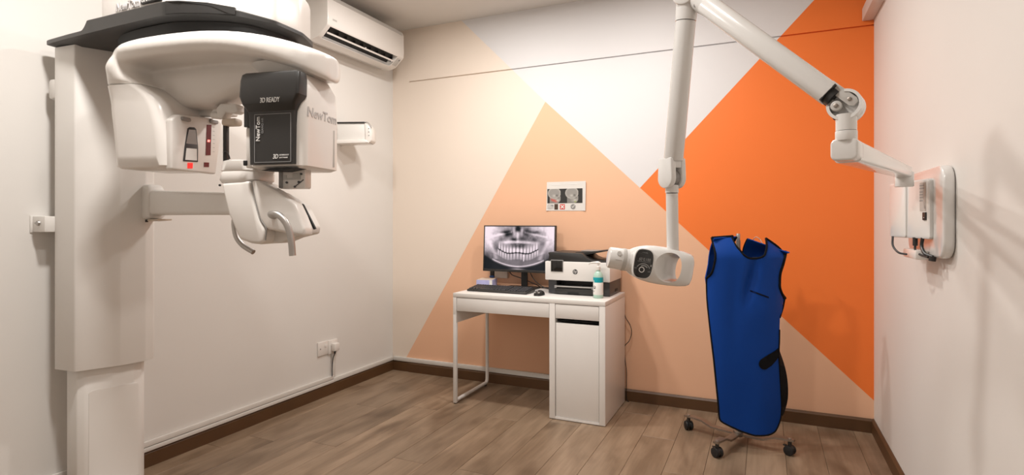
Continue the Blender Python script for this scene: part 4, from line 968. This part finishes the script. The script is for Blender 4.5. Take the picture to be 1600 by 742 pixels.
# ================================================================== APRON STAND AND LEAD APRON
R2 = Vector((math.cos(math.radians(24.3)), math.sin(math.radians(24.3)), 0)); F3 = Vector((-R2.y, R2.x, 0))
VO = Vector((2.7196, -.5486, 0))+F3*.0
st = thing('apron_stand', 'steel coat stand on dark castors under the blue apron', 'stand', (2.68, -.478, 0))
SC_ = Vector((2.68, -.478, 0))
bm = nb(); cyl(bm, SC_+Z*.05, SC_+Z*1.120, .0125, seg=16); po = obj('pole', bm, M['steel'], st)
bm = nb(); cyl(bm, SC_+Z*1.11, SC_+Z*1.158, .0105, seg=16, bevel=.002); obj('pole_top', bm, M['metal'], po)
bm = nb(); cyl(bm, SC_+Z*.035, SC_+Z*.066, .026, seg=20, bevel=.003); obj('hub', bm, M['steel'], st)
wheels = [(2.406, -.396), (2.589, -.736), (2.934, -.551), (2.755, -.215)]
for i, (x, y) in enumerate(wheels):
    d = (Vector((x, y, 0))-SC_); L_ = d.length; d.normalize(); n = Vector((-d.y, d.x, 0))
    bm = nb()
    def br3(t, z, wd=.020, h=.005): return [SC_+d*t+n*a+Z*(z+b) for a, b in ((-wd, -h), (wd, -h), (wd, h), (-wd, h))]
    loft(bm, [br3(.01, .050), br3(L_*.35, .050), br3(L_*.52, .053), br3(L_*.72, .076), br3(L_-.03, .080), br3(L_+.022, .080, .013)])
    lg = obj('leg', bm, M['steel'], st, ang=25)
    bm = nb(); cyl(bm, SC_+d*L_+Z*.084, SC_+d*L_+Z*.089, .009, seg=12); obj('leg_bolt', bm, M['metal'], lg)
    aa = random.uniform(0, PI); wd_ = Vector((math.cos(.5+.3*i), math.sin(.5+.3*i), 0)); c = SC_+d*L_
    bm = nb()
    for s in (-1, 1): cyl(bm, c+wd_*s*.006+Z*.026, c+wd_*s*.021+Z*.026, .026, seg=24, bevel=.003)
    ca_ = obj('castor', bm, M['rubber'], st)
    bm = nb(); cyl(bm, c+wd_*-.0055+Z*.030, c+wd_*.0055+Z*.030, .022, seg=20); cyl(bm, c+Z*.05, c+Z*.0755, .010, seg=12); obj('castor_fork', bm, M['dark2'], ca_)
    bm = nb(); wp_ = Vector((-wd_.y, wd_.x, 0)); tube(bm, [c+wp_*.018+Z*.045, c+wp_*.034+Z*.044], [.006, .004], 8); obj('brake_tab', bm, M['dark2'], ca_)
bm = nb(); tube(bm, [SC_+R2*a+Z*z for a, z in ((-.14, 1.075), (-.07, 1.045), (0, 1.015), (.07, 1.02), (.125, 1.03), (.14, 1.02))], .006, 10, 5); obj('hanger_bar', bm, M['metal'], st)
bm = nb(); tube(bm, [SC_+R2*a+F3*f_+Z*z for a, f_, z in ((.075, 0, 1.108), (.090, -.012, 1.138), (.105, -.03, 1.13), (.115, -.045, 1.105), (.128, -.05, 1.098))], .0022, 8, 5); obj('hanger_hook', bm, M['chrome'], st)

ap = thing('lead_apron', 'royal blue sleeveless lead apron with black binding hanging on the castor stand', 'apron', (2.70, -.50, .10))
def lerp_tab(tab, z):
    tab = sorted(tab, key=lambda q: q[1])
    if z <= tab[0][1]: return tab[0][0]
    for (a0, z0), (a1, z1) in zip(tab, tab[1:]):
        if z <= z1: return a0+(a1-a0)*((z-z0)/(z1-z0) if z1 > z0 else 1)
    return tab[-1][0]
Lo = [(-.177, 1.137), (-.177, 1.052), (-.185, .984), (-.196, .945), (-.211, .917), (-.210, .85), (-.208, .761), (-.195, .588), (-.186, .491), (-.175, .35), (-.166, .242), (-.163, .19), (-.155, .166), (-.120, .146), (-.062, .120), (-.01, .103), (.02, .097)]
Ro = [(.220, 1.062), (.2, 1.03), (.184, .993), (.169, .96), (.163, .934), (.162, .90), (.164, .872), (.188, .834), (.230, .806), (.165, .712), (.160, .65), (.159, .588), (.156, .508), (.163, .43), (.170, .342), (.177, .26), (.177, .214), (.172, .175), (.159, .145), (.143, .120), (.125, .106), (.09, .098), (.05, .097)]
Nl = [(-.076, 1.146), (-.075, 1.118), (-.068, 1.092), (-.055, 1.073), (-.040, 1.050), (-.022, 1.036), (-.008, 1.031), (.012, 1.028)]
Nr = [(.109, 1.134), (.101, 1.11), (.092, 1.086), (.074, 1.050), (.056, 1.037), (.036, 1.031), (.012, 1.028)]
def mid(z): return .012
def ztopL(t): return 1.137+.009*t          # shoulder lines
def ztopR(t): return 1.134+(1.062-1.134)*t
rng = random.Random(4)
def bulge(a, z):
    c = .0; w_ = .21
    q = (a-c)/w_
    d = .075*math.sqrt(max(0, 1-min(1, abs(q))**2.2))
    d *= .75+.25*math.sin(min(1, max(0, (1.14-z)/.12))*PI/2)
    # folds: one from the neck down, soft ones below, and the breast pocket's sag
    d += -.034*math.exp(-((a-(.022-.22*max(0, 1.0-z)))/.024)**2)*math.exp(-((z-.92)/.12)**2)
    d += -.012*math.exp(-((a+.085)/.03)**2)*math.exp(-((z-.78)/.2)**2)
    d += .010*math.exp(-((a-.07)/.05)**2)*math.exp(-((z-.76)/.1)**2)
    d += .007*math.sin(a*26+z*1.5)*min(1, max(0, (.62-z)/.4))
    d += -.03*max(0, (a-.13)/.09)**1.5*math.exp(-((z-.82)/.12)**2)
    return d
def vest_point(a, z, s=1, off=0): return VO+R2*a+Z*z+F3*(.065*0-(bulge(a, z)*s+off) if s > 0 else .03+bulge(a, z)*.75+off)
def vest_sheet(back):
    bm = nb(); N = 14
    zs = [.097+.003*0]+[.100, .105, .112, .122, .135, .15, .17, .195]+[.22+.035*i for i in range(23)]+[1.015, 1.028]
    zs = sorted(set(z for z in zs+[.806, .834, .820, .79, .765, .74, .712, .872, .917] if z <= 1.0281)); rows = []
    for z in zs:
        l, r = lerp_tab(Lo, z), lerp_tab(Ro, z)
        if z < .1: l, r = .015, .055
        if back: k_ = 1-.28*min(1, max(0, (.95-z)/.35)); l, r = l*k_, r*k_
        row = [l+(mid(z)-l)*i/N for i in range(N)]+[mid(z)+(r-mid(z))*i/N for i in range(N+1)]
        rows.append([bm.verts.new(vest_point(a, z, -1 if back else 1)) for a in row])
    for A, B in zip(rows, rows[1:]):
        for i in range(2*N): bm.faces.new((A[i], A[i+1], B[i+1], B[i]))
    top = rows[-1]
    # straps up to the shoulder seam
    K_ = 18; lift = (lambda t: -.055*t*t) 
    for side_ in (0, 1):
        prev = top[:N+1] if side_ == 0 else top[N:]
        for k in range(1, K_+1):
            t = (k/K_)**1.7; row = []
            for i in range(N+1):
                if side_ == 0:
                    zt = 1.137+.009*i/N; z = 1.028+(zt-1.028)*t
                    nl = lerp_tab(Nl, z) if not back else -.05
                    l = lerp_tab(Lo, z); a = l+(nl-l)*i/N
                else:
                    zt = 1.134-.072*i/N; z = 1.028+(zt-1.028)*t
                    nr = lerp_tab(Nr, z) if not back else .016
                    r = lerp_tab(Ro, z); a = nr+(r-nr)*i/N
                p = vest_point(a, z, -1 if back else 1)
                p = p+F3*(.05*t*t if not back else -.07*t*t)
                row.append(bm.verts.new(p))
            for i in range(N): bm.faces.new((prev[i], prev[i+1], row[i+1], row[i]))
            prev = row
    bmesh.ops.recalc_face_normals(bm, faces=bm.faces)
    return bm
def thicken(bm, t):
    bmesh.ops.recalc_face_normals(bm, faces=bm.faces)
    bmesh.ops.solidify(bm, geom=bm.faces[:], thickness=t)
    return bm
bm = thicken(vest_sheet(False), .006); vf = obj('front_panel', bm, M['blue'], ap, ang=70)
bm = thicken(vest_sheet(True), .006); vb = obj('back_panel', bm, M['blue'], ap, ang=70)
def strapz(a, z, t): return vest_point(a, z)+F3*(.05*t*t)
def edge_pts(tab, zlo, zhi, n, strap=True, back=False):
    out = []
    for k in range(n+1):
        z = zlo+(zhi-zlo)*k/n; a = lerp_tab(tab, z); t = max(0, min(1, (z-1.028)/.108))
        out.append(vest_point(a, z, -1 if back else 1)+F3*((.05 if not back else -.07)*t*t))
    return out
def binding(name, pts, r, parent): 
    bm = nb(); tube(bm, pts, r, 8); obj(name, bm, M['trim'], parent, ang=70)
def tabpath(tab): return [vest_point(a, z)+F3*(.05*max(0, min(1, (z-1.028)/.108))**2) for a, z in tab]
binding('armhole_binding', catmull(tabpath([q for q in Lo if q[1] >= .917]), 3), .006, vf)
binding('armhole_binding', catmull(tabpath([q for q in Ro if q[1] >= .80][:9]), 3), .0085, vf)
binding('neck_binding', catmull(tabpath(Nl), 3)+catmull(tabpath(Nr[::-1]), 3)[1:], .0055, vf)
binding('hem_binding', catmull(tabpath([q for q in Lo if q[1] < .93][0:]), 2)+catmull(tabpath([q for q in Ro[::-1] if q[1] < .712]), 2), .0045, vf)
binding('side_binding', tabpath([(.230, .806), (.1975, .759), (.165, .712)]), .004, vf)
binding('shoulder_binding', [strapz(-.177+.109*k/6, 1.137+.009*k/6, 1) for k in range(7)], .0065, vf)
binding('shoulder_binding', [strapz(.109+.111*k/6, 1.134-.072*k/6, 1) for k in range(7)], .0065, vf)
binding('neck_binding', catmull([vest_point(-.05, z, -1)-F3*.07*((z-1.028)/.108)**2 for z in (1.14, 1.11, 1.08, 1.05, 1.032)], 3), .005, vb)
binding('neck_binding', catmull([vest_point(.016, z, -1)-F3*.07*((z-1.028)/.108)**2 for z in (1.13, 1.11, 1.08, 1.05, 1.032)], 3), .005, vb)
# black gusset on the right side, from the flap down to the hem
bm = nb(); prev = None
for k in range(21):
    t = k/20; z = .712+(.150-.712)*t
    a = lerp_tab(Ro, z); bul = .010+.052*math.sin(PI*max(0, min(1, (t-.25)/.8)))**.8 if t > .25 else .010*t/.25
    row = [vest_point(a-.004, z), VO+R2*(a+bul)+Z*z+F3*.005, VO+R2*(a+bul*.8)+Z*z+F3*.035, vest_point(a-.004, z, -1)]
    row = [bm.verts.new(p) for p in row]
    if prev:
        for i in range(3): bm.faces.new((prev[i], prev[i+1], row[i+1], row[i]))
    prev = row
obj('side_gusset', thicken(bm, .004), M['trim'], ap, ang=60, label='black side gusset')
def patch(pts, off=.004, th_=.004, n=1):
    bm = nb(); A = [bm.verts.new(vest_point(a, z, 1, off)) for a, z in pts]; B = [bm.verts.new(vest_point(a, z, 1, off+th_)) for a, z in pts]
    bm.faces.new(A); bm.faces.new(B[::-1])
    for i in range(len(pts)): bm.faces.new((A[i], B[i], B[(i+1) % len(pts)], A[(i+1) % len(pts)]))
    return bm
sp_ = [(.001+.09*k/8, .861-.033*k/8) for k in range(9)]
obj('pocket_slit', patch(sp_+[(a, z-.007) for a, z in sp_[::-1]], .0, .0035), M['trim'], vf)
vp = []
for k in range(9):
    a = PI*.62+PI*k/8; vp.append((.068+.030*math.cos(a), .474+.030*math.sin(a)))
vp = vp+[(.11, .463), (.14, .490), (.158, .512), (.158, .555), (.13, .538), (.09, .52)]
obj('strap_patch', patch(vp, .0, .005), M['trim'], vf)
